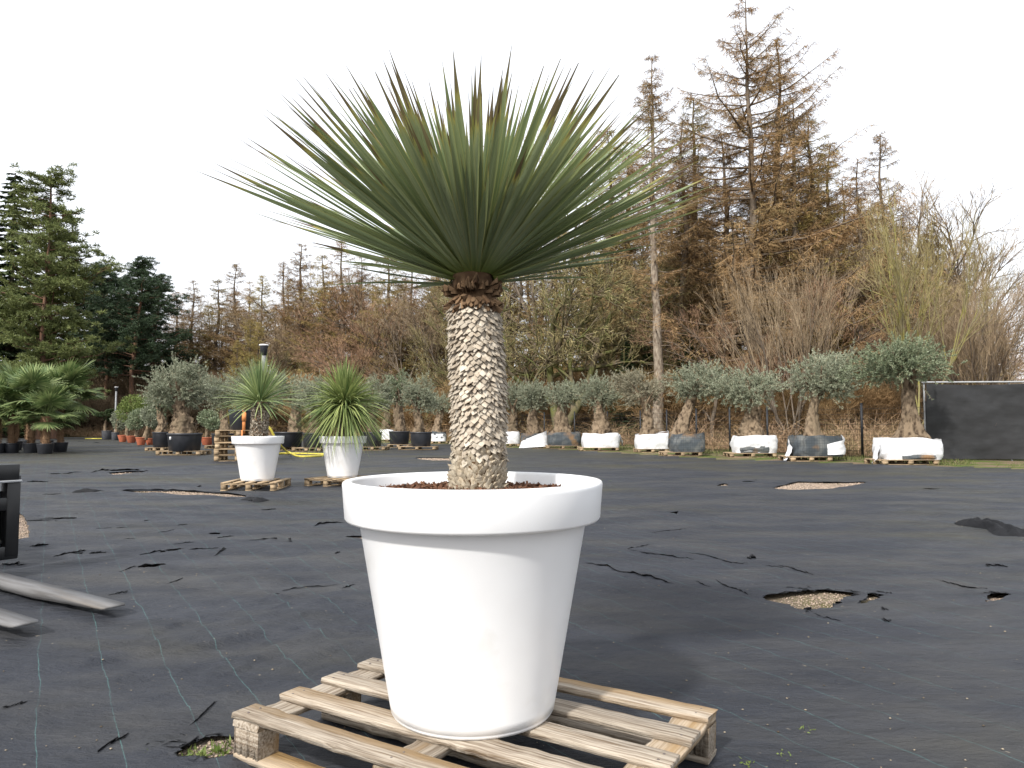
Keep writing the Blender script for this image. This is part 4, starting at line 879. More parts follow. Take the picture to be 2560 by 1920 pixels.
for px, yt_, dY, s in ((760, 850, -4, 0), (690, 800, -6, 1), (1000, 720, -6, 1), (930, 700, -4, 3), (1080, 760, -4, 1), (880, 790, -8, 3), (1320, 330, 4, 1), (1250, 420, 5, 1), (1230, 620, -5, 0), (1490, 500, -2, 0), (1560, 640, -6, 0), (1180, 660, -6, 0), (1780, 700, -8, 3), (2080, 640, -6, 3), (2160, 560, -4, 1), (2290, 450, 2, 1), (2370, 540, 0, 1), (2430, 600, 0, 1), (2495, 690, 0, 3), (2380, 700, -6, 2), (2330, 760, -8, 2), (2500, 790, -4, 1), (640, 870, -2, 3), (560, 900, -2, 3), (410, 770, 3, 3), (455, 760, 6, 1), (500, 780, 0, 3), (545, 740, 4, 1), (600, 770, 6, 3), (665, 740, 4, 1), (715, 720, 5, 3), (780, 680, 4, 1), (830, 660, 5, 3), (880, 660, 6, 1), (940, 660, 5, 3), (990, 680, 5, 1), (1050, 680, 4, 3), (1110, 700, 4, 1)):
    Y = dep(px) + dY
    plant_tree('bare_tree', sp_b[s], ('mossy crooked', 'grey-brown', 'many-stemmed slender', 'reddish-twigged')[s] + ' bare broadleaf tree on the wood edge', 'tree', X_of(px, Y), Y, top_h(yt_, px, Y), None, ('mossy crooked', 'grey-brown', 'many-stemmed slender', 'reddish-twigged')[s] + ' broadleaf trees', random.uniform(.9, 1.2))
shrub = [species(broadleaf(251 + q, 5, 12, .45, 4, .035, lean=.3, first=.15, gnarl=.14, twiggy=1.3), M['bark'], m_, 5) for q, m_ in enumerate((M['larch_twig'], M['larch_olive'], M['bare_twig']))]
for k in range(120):
    px = -60 + 2440 * (k + random.random()) / 120; lay = k % 3; Y = (float(np.interp(px, [0, 300, 600], [76, 84, 84])) if px < 600 else dep(px) - 5) + lay * 5 + random.uniform(-1, 1)
    yt_ = random.uniform(880, 985) if px < 2200 else random.uniform(930, 985)
    q = (k * 5) % 3 if px > 560 else 2; wds = ('rust-brown', 'olive-brown', 'grey-brown')[q]
    plant_tree('thicket_shrub', shrub[q], wds + ' leafless shrub in the thicket under the trees', 'shrub', X_of(px, Y), Y, top_h(yt_, px, Y), None, wds + ' thicket shrubs', random.uniform(1.2, 1.7))
# yellow-green budding thicket, dark young spruces, slender pale trunks
for px, yt_ in ((615, 800), (650, 805), (585, 850)):
    plant_tree('budding_shrub', sp_l[4], 'yellow-green budding young larch behind the lamp post', 'tree', X_of(px, 74), 74, top_h(yt_, px, 74), None, 'budding young larches behind the lamp post', 1.6)
for px, yt_, Y in ((1570, 850, 50), (1620, 870, 52), (1755, 780, 52), (1800, 690, 58), (1720, 830, 49), (1180, 900, 62), (2010, 780, 58), (1480, 930, 54), (2230, 800, 60), (1900, 800, 60)):
    plant_tree('spruce', sp_s[1], 'young dark green spruce under the bare larches', 'tree', X_of(px, Y), Y, top_h(yt_, px, Y), None, 'young spruces in the wood', 1.3)
# far tree beyond the screen at the right edge
for px, yt_, Y in ((2575, 880, 95), (2640, 800, 100), (2545, 925, 110), (2720, 780, 90)):
    plant_tree('bare_tree', sp_b[3], 'far reddish bare tree beyond the black screen', 'tree', X_of(px, Y), Y, top_h(yt_, px, Y), None, 'far bare trees beyond the screen', 1.5)

# undergrowth of dry stalks along the wood edge
ug = MB(); N = 52000; px = rng.uniform(300, 2480, N); Xr = []; 
fxs = np.array(FENCE)[::-1]
ux = rng.uniform(-52, 20, N); off = .8 + 13 * rng.random(N) ** 1.5; uy = np.interp(ux, fxs[:, 0], fxs[:, 1]) + off
dn = np.clip(vnoise(ux * .5, uy * .5, 61) + .55, .08, 1.2); hg = rng.uniform(.25, 1.0, N) * (.7 + .05 * off) * dn * 1.6
P = np.column_stack([ux, uy, np.full(N, -.02)]); D = np.column_stack([rng.normal(0, .5, N), rng.normal(0, .5, N), np.ones(N)]) * hg[:, None]
mid = P + D * .6; ug.strips(P, mid, .025, .02); ug.strips(mid, mid + D * .45 + np.column_stack([rng.normal(0, .4, N), rng.normal(0, .4, N), rng.uniform(-.6, .2, N)]) * hg[:, None] * .6, .018, .008)
tag(ug.build('undergrowth', M['brush']), 'dry brown undergrowth and bramble stalks along the wood edge', 'undergrowth', kind='stuff')
# grass on the verge
gs = MB(); N = 26000; gx = rng.uniform(-8, 24, N); e0 = edge_y(gx); f0 = np.interp(gx, np.r_[fxs[:, 0], 60], np.r_[fxs[:, 1], 25.]); t = rng.random(N); gy = e0 + .1 + t * (f0 + 1.2 - e0)
tt_ = (gy - e0) / (f0 + 1.2 - e0); kp = (tt_ > .3 - .25 * rng.random(N)) & (vnoise(gx * .45, gy * .45, 71) + .35 * vnoise(gx * 1.7, gy * 1.7, 72) > .08); gx, gy = gx[kp], gy[kp]; N = len(gx)
P = np.column_stack([gx, gy, np.full(N, -.02)]); gs.leaves(P, np.column_stack([rng.normal(0, .35, N), rng.normal(0, .35, N), np.ones(N)]), rng.uniform(.06, .22, N), .022)
tag(gs.build('verge_grass', M['grass']), 'short green grass on the verge between cloth and fence', 'grass', kind='stuff')

# ================================================================== FENCES
wf = thing('wire_fence', 'dark wire mesh fence on thin posts along the wood', 'fence', (7.1, 42., 0))
pts = np.array(FENCE[:7]); seg = np.r_[0, np.cumsum(np.hypot(*np.diff(pts, axis=0).T))]; nP = int(seg[-1] / 2.5)
pp = np.array([[np.interp(s, seg, pts[:, 0]), np.interp(s, seg, pts[:, 1])] for s in np.arange(nP + 1) * 2.5]) - [7.1, 42.]
for q in pp:
    MB().box((q[0], q[1], 1.0), (.07, .07, 2.1)).box((q[0], q[1], 2.06), (.085, .085, .03)).build('post', M['fence_dark'], wf)
for a, b in zip(pp[:-1], pp[1:]):
    m = MB(); A, B = [], []
    for z in np.arange(.06, 2.01, .20): A.append([a[0], a[1], z]); B.append([b[0], b[1], z])
    for u in np.linspace(0, 1, 26)[1:-1]: c = a + (b - a) * u; A.append([c[0], c[1], .04]); B.append([c[0], c[1], 2.0])
    sdv = np.tile([[ -(b - a)[1], (b - a)[0], 0.]], (len(A), 1)); dirs = np.array(B) - np.array(A)
    wid = np.where(np.abs(dirs[:, 2]) > .1, .006, .011); side = np.cross(dirs, sdv); m.strips(A, B, wid, wid, side=side); m.strips(A, B, wid, wid, side=sdv)
    m.build('wire_panel', M['wire'], wf, kind='stuff')
sc = thing('privacy_screen', 'tall black woven privacy screen stretched along a steel rail', 'screen', (14.5, 25.5, 0))
n, m_ = 90, 26; u = np.linspace(0, 11.5, n)[:, None]; v = np.linspace(0, 1, m_)[None, :]
X = u + 0 * v; Z = .06 + v * 2.63 - .05 * np.abs(np.sin(u * .9)) * v ** 6 + 0 * u; Yv = -.05 * u + .05 * fbm(X * 1.1 + Z * .8, Z * 1.4 - X * .2, 81, 3) + .015 * fbm(X * 4, Z * 4, 82, 2) - .10 * (1 - v) ** 3 * np.sin(u * 2.1)
MB().grid(np.stack([X, Yv, Z], -1)).build('screen_cloth', M['screen'], sc, smooth=True)
MB().tube([[-.1, 0.03, 2.74], [4, -.17, 2.75], [11.6, -.55, 2.75]], .03, 8).build('rail', M['grey_steel'], sc)
for x in (0.0, 2.9, 5.8, 8.7, 11.4): MB().tube([[x, .09 - .05 * x, -.05], [x, .09 - .05 * x, 2.75]], .03, 8).build('post', M['grey_steel'], sc)

# ================================================================== OLIVES
def olive_crown(seed, rx, ry, rz_, n=420, leaf=(.072, .021), flat=.0, per=42):
    """twigs through an ellipsoid, leaves along each twig; clumpy, with stray shoots"""
    r = np.random.default_rng(seed); m = MB(); rad = np.array([rx, ry, rz_])
    cl_ = r.normal(size=(34, 3)); cl_ /= np.linalg.norm(cl_, axis=1, keepdims=True); cl_ *= r.uniform(.35, .92, (34, 1)); cl_[:, 2] = np.where(cl_[:, 2] < -.45, -.45 * r.random(34), cl_[:, 2])
    base_ = cl_[r.integers(0, 34, n)] + r.normal(0, .17, (n, 3)); 
    D = base_ * [1, 1, .8] + r.normal(0, .45, (n, 3)) + [0, 0, .35]; D /= np.linalg.norm(D, axis=1, keepdims=True)
    L_ = r.uniform(.18, .42, n) * (1 + .9 * (r.random(n) < .06)); P0 = base_ * rad; P1 = P0 + D * L_[:, None]
    m.strips(P0, P1, .012, .005, 1)
    u = r.random((n, per, 1)); Q = P0[:, None] + (P1 - P0)[:, None] * u; DL = D[:, None] * .8 + r.normal(0, .6, (n, per, 3)); 
    m.leaves(Q.reshape(-1, 3), DL.reshape(-1, 3), r.uniform(leaf[0] * .7, leaf[0] * 1.3, n * per), leaf[1])
    return m
def olive_trunk(seed, h, r0, r1, lean=(0, 0), flare=1.5, limbs=4, spread=.6, up=.7):
    r = np.random.default_rng(seed); m = MB(); n = 26; k = 26; z = np.linspace(0, 1, n); an = np.arange(k) * 2 * math.pi / k
    rad = r0 * (1 + (flare - 1) * np.exp(-z * 5)) * (1 - z) + r1 * z
    cxx = lean[0] * z ** 1.2 + .05 * np.sin(z * 5 + seed); cyy = lean[1] * z
    A, Zm = np.meshgrid(an, z); f1 = fbm(np.cos(A) * 2 + seed * 3 + A * .6, Zm * 4 + np.sin(A) * 2, seed, 3); f2 = np.abs(fbm(np.cos(A) * 4.5 + seed, Zm * 7 + np.sin(A) * 4.5, seed + 5, 2))
    RR = rad[:, None] * (1 + .26 * f1 - .42 * f2 + .10); V = np.stack([cxx[:, None] + RR * np.cos(A), cyy[:, None] + RR * .72 * np.sin(A), Zm * h - .12 * (Zm == 0)], -1)
    V = np.concatenate([V, V[:, :1]], 1); m.grid(V)
    top = np.array([cxx[-1], cyy[-1], h * .93])
    for q in range(limbs):
        a = q * 6.283 / limbs + r.uniform(-.4, .4); e = top + np.array([math.cos(a) * spread * r.uniform(.7, 1.2), math.sin(a) * spread * r.uniform(.7, 1.2), up * r.uniform(.6, 1.1)])
        mid = (top + e) / 2 + r.normal(0, .06, 3) + [0, 0, .04]; m.tube([top - [0, 0, .15], top * .6 + mid * .4, mid, e], [r1 * .75, r1 * .55, r1 * .38, .02], 7, wob=.08)
    return m
OC = {}
def get_crown(key, *a, **k):
    if key not in OC: OC[key] = olive_crown(*a, **k)
    return OC[key]
def olive(label, X, Y, z0, trunk, crown_w, crown_d, crown_h, crown_dx, crown_z, seed, leafm='olive_leaf', n=420, group=None, dens=1.):
    t = thing('olive_tree', label, 'tree', (X, Y, z0), 0, group)
    trunk.build('trunk', M['olive_bark'], t, smooth=True)
    c = olive_crown(seed, crown_w / 2 * .98, crown_d / 2 * .98, crown_h / 2 * 1.02, int(n * dens)).build('crown', [M[leafm], M['bare_twig']], t, kind='stuff'); c.location = (crown_dx, 0, crown_z); return t
def wrap_bag(name, label, X, Y, z0, w_, d_, h, style, seed, rz=0, group=None, lean=0., flap=None, low=None):
    """squared soft container with sagging wrinkled sides"""
    t = thing(name, label, 'root bag', (X, Y, z0), rz, group); k = 56; n = 12; an = np.arange(k) * 2 * math.pi / k; z = np.linspace(0, 1, n)
    sq = 1 / (np.abs(np.cos(an)) ** 4.5 + np.abs(np.sin(an)) ** 4.5) ** (1 / 4.5); A, Z = np.meshgrid(an, z); r = np.random.default_rng(seed)
    bul = .95 + .06 * np.sin(Z * math.pi) + .035 * fbm(np.cos(A) * 3 + seed, np.sin(A) * 3 + Z * 5, seed, 3)
    topv = .07 * fbm(np.cos(an) * 1.6 + seed, np.sin(an) * 1.6, seed + 2, 3)
    def shell(z0_, z1_, mult=1.):
        zz = z0_ + (z1_ - z0_) * Z; hz = h * zz * (1 + topv[None, :] * zz) + lean * np.cos(A) * zz
        return np.stack([w_ / 2 * sq * np.cos(A) * bul * mult, d_ / 2 * sq * np.sin(A) * bul * mult, hz], -1)
    V = shell(0, 1); V = np.concatenate([V, V[:, :1]], 1)
    MB().grid(V).build('bag', M['bag_white'] if style == 'white' else M['bag_mesh'], t, smooth=True)
    top = V[-1] * [.97, .97, 1]; cen = np.array([0, 0, h * .93]); s2 = MB(); ring = top[:-1] - [0, 0, .05]
    s2.add(np.vstack([ring, cen[None]]), [[i, (i + 1) % k, k, k] for i in range(k)]); s2.build('soil', M['soil'], t)
    if low:                                                          # dark lower part showing under the lifted wrap
        a0, a1, zz = low; V2 = shell(0, zz, 1.012); sel = (np.mod(an - a0, 6.283) < (a1 - a0)); idx = np.where(sel)[0]; idx = idx[np.argsort(np.mod(an[idx] - a0, 6.283))]
        V3 = V2[:, idx]; V3[-1, :, 2] += .05 * np.sin(np.linspace(0, 9, len(idx))); MB().grid(V3).build('lower_mesh', M['bag_mesh'], t, smooth=True)
    if flap:                                                         # loose hanging white sheet
        for (a0, a1, zt, zb, outw) in flap:
            m_ = 14; q = 9; aa = np.linspace(a0, a1, m_); sqa = 1 / (np.abs(np.cos(aa)) ** 4.5 + np.abs(np.sin(aa)) ** 4.5) ** (1 / 4.5); vv = np.linspace(0, 1, q)[:, None]
            rr = 1.02 + outw * vv ** 1.5 + .03 * fbm(aa[None] * 4 + vv * 3, vv * 4, seed + 9, 2)
            zt_ = np.interp(np.linspace(0, 1, m_), [0, 1], zt)[None]; zb_ = np.interp(np.linspace(0, 1, m_), [0, 1], zb)[None]
            G = np.stack([w_ / 2 * sqa[None] * np.cos(aa)[None] * rr, d_ / 2 * sqa[None] * np.sin(aa)[None] * rr, zt_ * (1 - vv) + zb_ * vv], -1)
            MB().grid(G).build('loose_wrap', M['bag_white'], t, smooth=True)
    return t
def tub(label, X, Y, z0, r1, r0, h, m='blacktub', name='tub', group=None, soil=True, n=40, cat='tub'):
    t = thing(name, label, cat, (X, Y, z0), 0, group)
    MB().lathe([(.01, 0), (r0 * .97, 0), (r0, .01), (r1 * .985, h * .9)], n).build('body', M[m], t, smooth=True)
    MB().lathe([(r1 * .985, h * .9), (r1 * 1.03, h * .9), (r1 * 1.035, h * .93), (r1 * 1.035, h * .985), (r1 * 1.02, h), (r1 * .97, h), (r1 * .95, h * .9), (r1 * .94, h * .85)], n).build('rim', M[m], t, smooth=True)
    if soil: MB().lathe([(r1 * .95, h * .88), (r1 * .5, h * .92), (.001, h * .93)], n).build('soil', M['soil'], t, smooth=True)
    return t

def px_w(npx, Y): return npx / F_PX * Y
def zat(px, py, Y): return at(px, py, Y)[2]
# right-hand row: (label words, pallet px x0,x1, base py, bag px x0,x1, ytop,ybot, style, trunk (px x centre base, width, lean px, ytop), crown px x0,x1,y0,y1, leaf, ...)
rowdata = [
  dict(k='widest green-crowned olive with a flared trunk beside the black screen', p=(2196, 2338, 1162), b=(2190, 2343, 1095, 1146), s='white', t=(2274, 44, 6, 965, 1.9), c=(2128, 2366, 858, 968), leaf='olive_leaf_green', seed=1, n=620, low=(4.2, 5.3, .28), bag='white wrapped root bag of the widest olive beside the black screen', flap=[(3.0, 3.5, (.55, .5), (-.15, .0), .12)]),
  dict(k='round-crowned olive in the dark mesh bag with a torn white sheet', p=(1970, 2074, 1153), b=(1974, 2100, 1089, 1146), s='mesh', t=(2034, 32, 8, 1000, 1.6), c=(1967, 2139, 888, 1012), leaf='olive_leaf', seed=2, n=560, bag='dark mesh root bag with torn white sheet trailing at both ends', flap=[(4.9, 6.2, (.42, .75), (.06, .08), .03), (3.0, 3.5, (.6, .3), (-.16, -.14), .25)]),
  dict(k='broad silvery olive on a stubby gnarled trunk between two round olives', p=(1823, 1938, 1143), b=(1831, 1937, 1090, 1132), s='white', t=(1880, 50, 0, 1016, 1.25), c=(1777, 1962, 932, 1030), leaf='olive_leaf', seed=3, n=480, low=(3.9, 5.2, .38), bag='white root bag with grey lower edge under the stubby gnarled olive'),
  dict(k='olive on a strongly leaning twisted trunk in the rust-stained bag', p=(1657, 1753, 1140), b=(1673, 1759, 1084, 1128), s='mesh', t=(1712, 34, 30, 990, 1.5), c=(1683, 1816, 920, 1006), leaf='olive_leaf', seed=4, n=460, bag='rust-stained dark mesh root bag under the leaning olive'),
  dict(k='dry grey-brown olive with sparse withered leaves', p=(1592, 1668, 1131), b=(1588, 1671, 1083, 1124), s='white', t=(1618, 30, -4, 1018, 1.5), c=(1538, 1676, 922, 1026), leaf='olive_leaf_dry', seed=5, n=430, lean=.09, bag='white root bag sagging to one side under the dry brown olive'),
  dict(k='olive with forked limbs above the bag with a hanging corner', p=(1448, 1545, 1127), b=(1454, 1548, 1083, 1121), s='white', t=(1500, 46, 2, 1014, 1.2), c=(1442, 1548, 950, 1026), leaf='olive_leaf', seed=6, n=380, bag='wide white root bag with one loose hanging corner', flap=[(5.75, 6.5, (.6, .65), (.3, .02), .16)]),
  dict(k='dense grey olive above the plain dark mesh bag', p=(1366, 1449, 1122), b=(1368, 1452, 1080, 1113), s='mesh', t=(1404, 36, 6, 1018, 1.4), c=(1358, 1462, 957, 1024), leaf='olive_leaf', seed=7, n=380, bag='plain dark mesh root bag without any white sheet'),
  dict(k='grey olive above the bag whose white sheet trails to the ground', p=(1318, 1366, 1120), b=(1302, 1366, 1082, 1117), s='mesh', t=(1333, 32, 4, 1030, 1.4), c=(1298, 1372, 962, 1034), leaf='olive_leaf', seed=8, n=330, bag='dark mesh root bag with a white sheet trailing to the ground', flap=[(3.7, 5.9, (.2, .85), (-.16, -.05), .16)]),
  dict(k='olive partly hidden by the big scaly yucca trunk', p=(1252, 1300, 1116), b=(1250, 1300, 1079, 1108), s='white', t=(1280, 30, 4, 1036, 1.3), c=(1235, 1325, 966, 1040), leaf='olive_leaf', seed=9, n=330, bag='small white root bag next to the big scaly yucca trunk'),
  dict(k='olive in the half grey half white bag behind the yucca trunk', p=(1078, 1120, 1109), b=(1080, 1116, 1079, 1101), s='mesh', t=(1096, 24, 6, 1036, 1.3), c=(1066, 1128, 985, 1042), leaf='olive_leaf', seed=10, n=260, bag='half grey half white root bag behind the yucca trunk', flap=[(3.6, 5.8, (.5, .5), (.0, .0), .02)]),
  dict(k='thin olive behind the tubs in a white bag', p=(950, 990, 1104), b=(950, 990, 1074, 1098), s='white', t=(965, 20, 2, 1030, 1.2), c=(930, 1000, 975, 1034), leaf='olive_leaf_dry', seed=11, n=260, bag='white root bag standing behind the black tubs'),
]
for q in rowdata:
    p0, p1, pb = q['p']; Yf = gp(1280, pb)[1]; wid = px_w(p1 - p0, Yf); D_ = min(1.2, max(.9, wid)); Yc = Yf + D_ / 2
    Xc = at((p0 + p1) / 2, pb, Yf)[0] * (1 + .4 * D_ / 2 / Yf)
    pallet((Xc, Yc), R(random.uniform(-3, 3)), wid, D_, 'wooden pallet under the ' + q['bag'].replace('small ', ''), bw=.13, blk=(.15, .12, .10), z0=-.012)
    b0, b1, by0, by1 = q['b']; zt = PT + .0; bw_ = px_w(b1 - b0, Yc - D_ * .35); Xb = at((b0 + b1) / 2, 1062, Yc)[0]
    h = max(.55, zat(0, by0, Yc - .3) - PT)
    wrap_bag('root_bag', q['bag'], Xb, Yc, PT - .004, bw_, D_ * .95, h, q['s'], q['seed'] * 13, 0, 'wrapped root bags', q.get('lean', 0), q.get('flap'), q.get('low'))
    tx, tw_, tl, ty, fl = q['t']; z0 = PT + h * .9; Xt = at(tx - tl * .3, 1062, Yc)[0]; th = zat(tx, ty, Yc) - z0; r_ = px_w(tw_, Yc) / 2
    c0, c1, cy0, cy1 = q['c']; cw = px_w(c1 - c0, Yc); ch = zat(0, cy0, Yc) - zat(0, cy1, Yc); Xcr = at((c0 + c1) / 2, 1062, Yc)[0]; zc = (zat(0, cy0, Yc) + zat(0, cy1, Yc)) / 2
    lx = px_w(tl, Yc); tr = olive_trunk(q['seed'], th + .15, r_ * 1.0, r_ * .62, (lx, 0), fl, 5, cw * .28, (zc - z0 - th) + ch * .2)
    olive(q['k'], Xt, Yc, z0, tr, cw, cw * .8, ch * 1.02, Xcr - Xt, zc - z0, q['seed'] * 7 + 1, q['leaf'], q['n'], 'olives along the cloth edge', 1.35)

# olives in black tubs left of the yucca and behind the white planters
tubdata = [
  dict(k='bushy olive on a thick stump in a black tub next to the yucca trunk', tu='black tub nearest the scaly yucca trunk', t=(1025, 1080, 1080, 1116), p=(1000, 1094, 1125), tr=(1045, 30, 1030), c=(1012, 1096, 936, 1040), seed=31, leaf='olive_leaf'),
  dict(k='upright dark olive in a black tub beside the bushy one', tu='black tub between the shaggy plant and the yucca trunk', t=(972, 1025, 1078, 1112), p=(972, 1028, 1119), tr=(998, 34, 1018), c=(962, 1028, 938, 1022), seed=32, leaf='olive_leaf_green'),
  dict(k='olive half hidden behind the shaggy plant', tu='black tub half hidden by the white planter of the shaggy plant', t=(905, 956, 1080, 1117), p=(905, 970, 1126), tr=(932, 34, 1040), c=(900, 968, 950, 1042), seed=33, leaf='olive_leaf'),
  dict(k='grey olive behind the gap between the white planters', tu='black tub in the gap between the white planters', t=(757, 812, 1082, 1118), p=(739, 812, 1129), tr=(785, 30, 1040), c=(745, 830, 945, 1045), seed=34, leaf='olive_leaf'),
  dict(k='tall grey olive with two dark trunks behind the yellow hose', tu='wide black tub behind the yellow hose', t=(684, 758, 1080, 1117), p=(690, 748, 1126), tr=(738, 38, 1026), c=(668, 802, 932, 1030), seed=35, leaf='olive_leaf'),
  dict(k='large silver olive on a thick knobbly stump in a big black tub', tu='big black tub of the large silver olive with white tag', t=(421, 505, 1083, 1126), p=(406, 518, 1138), tr=(452, 62, 1018), c=(364, 516, 912, 1030), seed=36, leaf='olive_leaf', n=720),
  dict(k='smaller olive standing behind the large silver olive', tu='black tub behind the big tub of the large silver olive', t=(383, 424, 1080, 1120), p=(378, 424, 1128), tr=(402, 26, 1040), c=(375, 440, 960, 1042), seed=37, leaf='olive_leaf_green'),
  dict(k='olive with a bent dark trunk behind the pallet stack', tu='black tub behind the pallet stack', t=(530, 585, 1084, 1112), p=(522, 590, 1122), tr=(560, 26, 1025), c=(506, 600, 950, 1028), seed=38, leaf='olive_leaf'),
  dict(k='tall loose olive with stray shoots behind the lamp post', tu='black tub behind the spiky plant', t=(610, 665, 1084, 1112), p=(605, 670, 1118), tr=(640, 28, 1030), c=(560, 680, 925, 1035), seed=39, leaf='olive_leaf'),
]
for q in tubdata:
    p0, p1, pb = q['p']; Yf = gp(1280, pb)[1]; D_ = 1.1; Yc = Yf + D_ / 2; wid = max(.9, px_w(p1 - p0, Yf)); Xc = at((p0 + p1) / 2, 1062, Yc)[0]
    pallet((Xc, Yc), R(random.uniform(-4, 4)), wid, D_, 'wooden pallet under the ' + q['tu'], bw=.13, blk=(.15, .12, .10))
    a, b, y0, y1 = q['t']; r1 = px_w(b - a, Yc - .3) / 2; h = zat(0, y0, Yc - r1) - PT; Xt = at((a + b) / 2, 1062, Yc)[0]
    tb = tub(q['tu'], Xt, Yc, PT - .003, r1 * .97, r1 * .87, h, group='black plant tubs')
    if q['seed'] == 36: MB().box((-r1 * .99 * math.cos(R(62)) , -r1 * .985 * math.sin(R(62)), h * .72), (.07, .012, .13), R(28)).build('tag', M['lamp_white'], tb)
    tx, tw_, ty = q['tr']; z0 = PT + h * .9; th = zat(tx, ty, Yc) - z0; rr = px_w(tw_, Yc) / 2; c0, c1, cy0, cy1 = q['c']
    cw = px_w(c1 - c0, Yc); ch = zat(0, cy0, Yc) - zat(0, cy1, Yc); zc = (zat(0, cy0, Yc) + zat(0, cy1, Yc)) / 2; Xo = at(tx, 1062, Yc)[0]; Xcr = at((c0 + c1) / 2, 1062, Yc)[0]
    tr = olive_trunk(q['seed'], max(.3, th) + .12, rr * .85, rr * .6, (0, 0), 1.25, 5, cw * .28, (zc - z0 - th) + ch * .2)
    olive(q['k'], Xo, Yc, z0, tr, cw, cw * .85, ch, Xcr - Xo, zc - z0, q['seed'] * 5, q['leaf'], q.get('n', 420), 'olives in black tubs', 1.3)

# pallet stack with a strapped tub
Ys = gp(1280, 1154)[1] + .5; Xs = at(606, 1062, Ys)[0]
for k in range(5):
    pallet((Xs + random.uniform(-.02, .02), Ys + random.uniform(-.02, .02)), R(random.uniform(-1.5, 1.5)) + R(4), 1.55, 1.0, ['bottom', 'second', 'middle', 'fourth', 'top'][k] + ' wooden pallet of the five-high stack', 'stacked pallets', bw=.13, blk=(.15, .12, .145), z0=k * (PT + .055))
zs = 5 * (PT + .055); Xtb = at(606, 1062, Ys)[0]
t_ = tub('black tub strapped on top of the pallet stack', Xtb, Ys, zs, .46, .40, .70, group='black plant tubs')
stp = thing('strap', 'orange lashing strap over the tub on the pallet stack', 'strap', (at(622, 1062, Ys)[0], Ys - .47, 0.72))
MB().box((0, 0, .62), (.10, .03, .78)).box((0.01, -.02, .80), (.13, .05, .28)).build('webbing', M['orange'], stp); MB().box((-.04, -.03, .1), (.05, .04, .5)).build('ratchet', M['orange'], stp)

# lamp posts
def lamp(label, px, ytop, Y, group='lamp posts'):
    q = at(px, ytop, Y); t = thing('lamp_post', label, 'lamp', (q[0], Y, 0), 0, group); h = q[2]
    MB().tube([[0, 0, -.05], [0, 0, h - .34]], .07, 10).build('pole', M['grey_steel'], t, smooth=True)
    MB().lathe([(.075, h - .36), (.10, h - .34), (.125, h - .06), (.125, h - .05)], 16).build('lamp_head', M['fence_dark'], t, smooth=True)
    MB().lathe([(.125, h - .05), (.15, h - .045), (.15, h - .01), (.13, h), (.001, h)], 16).build('cap', M['lamp_white'], t, smooth=True)
lamp('grey pole lamp with black head rising behind the spiky plant', 660, 861, 23.4); lamp('far slim pole lamp among the potted bonsai trees', 291, 967, 60)

# yellow hose
hp = [c2((450, 785))[0], c2((480, 820))[0], c2((520, 900))[0], c2((570, 960))[0], c2((620, 1010))[0], c2((700, 1045))[0], c2((800, 1050))[0], c2((940, 1042))[0], c2((1000, 1036))[0], c2((940, 1030))[0], c2((800, 1026))[0], c2((640, 1022))[0], c2((545, 1025))[0], c2((480, 1040))[0]]
hw = []
for k, q in enumerate(hp):
    if k >= 4: g_ = gp(*q); hw.append([g_[0], g_[1], .04])
    else: hw.append(at(q[0], q[1], [24.7, 24.75, 24.9, 25.3][k]).tolist())
hw = np.array(hw); s = np.linspace(0, len(hw) - 1, 90); i = np.minimum(s.astype(int), len(hw) - 2); f = (s - i)[:, None]
Pm = hw[np.maximum(i - 1, 0)]; P0 = hw[i]; P1_ = hw[i + 1]; P2_ = hw[np.minimum(i + 2, len(hw) - 1)]
crv = .5 * ((2 * P0) + (-Pm + P1_) * f + (2 * Pm - 5 * P0 + 4 * P1_ - P2_) * f ** 2 + (-Pm + 3 * P0 - 3 * P1_ + P2_) * f ** 3); crv[:, 2] = np.maximum(crv[:, 2], .036)
tag(MB().tube(crv, .042, 8).build('garden_hose', M['yellow'], smooth=True), 'thick yellow hose looping from the pallet stack across the ground', 'hose')

# ================================================================== PALMS
def fan_leaf(seed, rad=.62, n=30, span=R(250), pet=.75):
    r = np.random.default_rng(seed); m = MB(); m.strips([[0, 0, 0]], [[0, 0, pet]], .035, .022, 0, np.array([[1., 0, 0]])); m.strips([[0, 0, 0]], [[0, 0, pet]], .03, .02, 0, np.array([[0, 1., 0]]))
    c = np.array([0, 0, pet]); 
    for k in range(n):
        a = -span / 2 + span * (k + .5) / n; ln = rad * (1 - .22 * abs(a) / (span / 2)) * r.uniform(.92, 1.05); d = np.array([math.sin(a), 0, math.cos(a)]); sd = np.array([math.cos(a), 0, -math.sin(a)])
        s = np.array([0, .3, .6, .85, 1.]); wv = ln * span / n * np.array([.12, .34, .34, .15, .02]); dr = -.10 * s ** 2.5 * r.uniform(.4, 2.4) * rad - .05 * abs(math.sin(a)) * s
        fold = .012 * (k % 2); P = c + d * (ln * s[:, None]) + np.array([0, 1., 0]) * (dr + fold)[:, None]
        V = np.stack([P - sd * wv[:, None], P + np.array([0, .012, 0]), P + sd * wv[:, None]], 1); m.grid(V)
    return m.mesh('frond', M['palm_leaf'])
fans = [fan_leaf(500 + k, .60 + .05 * k) for k in range(4)]
palm_tr = {}
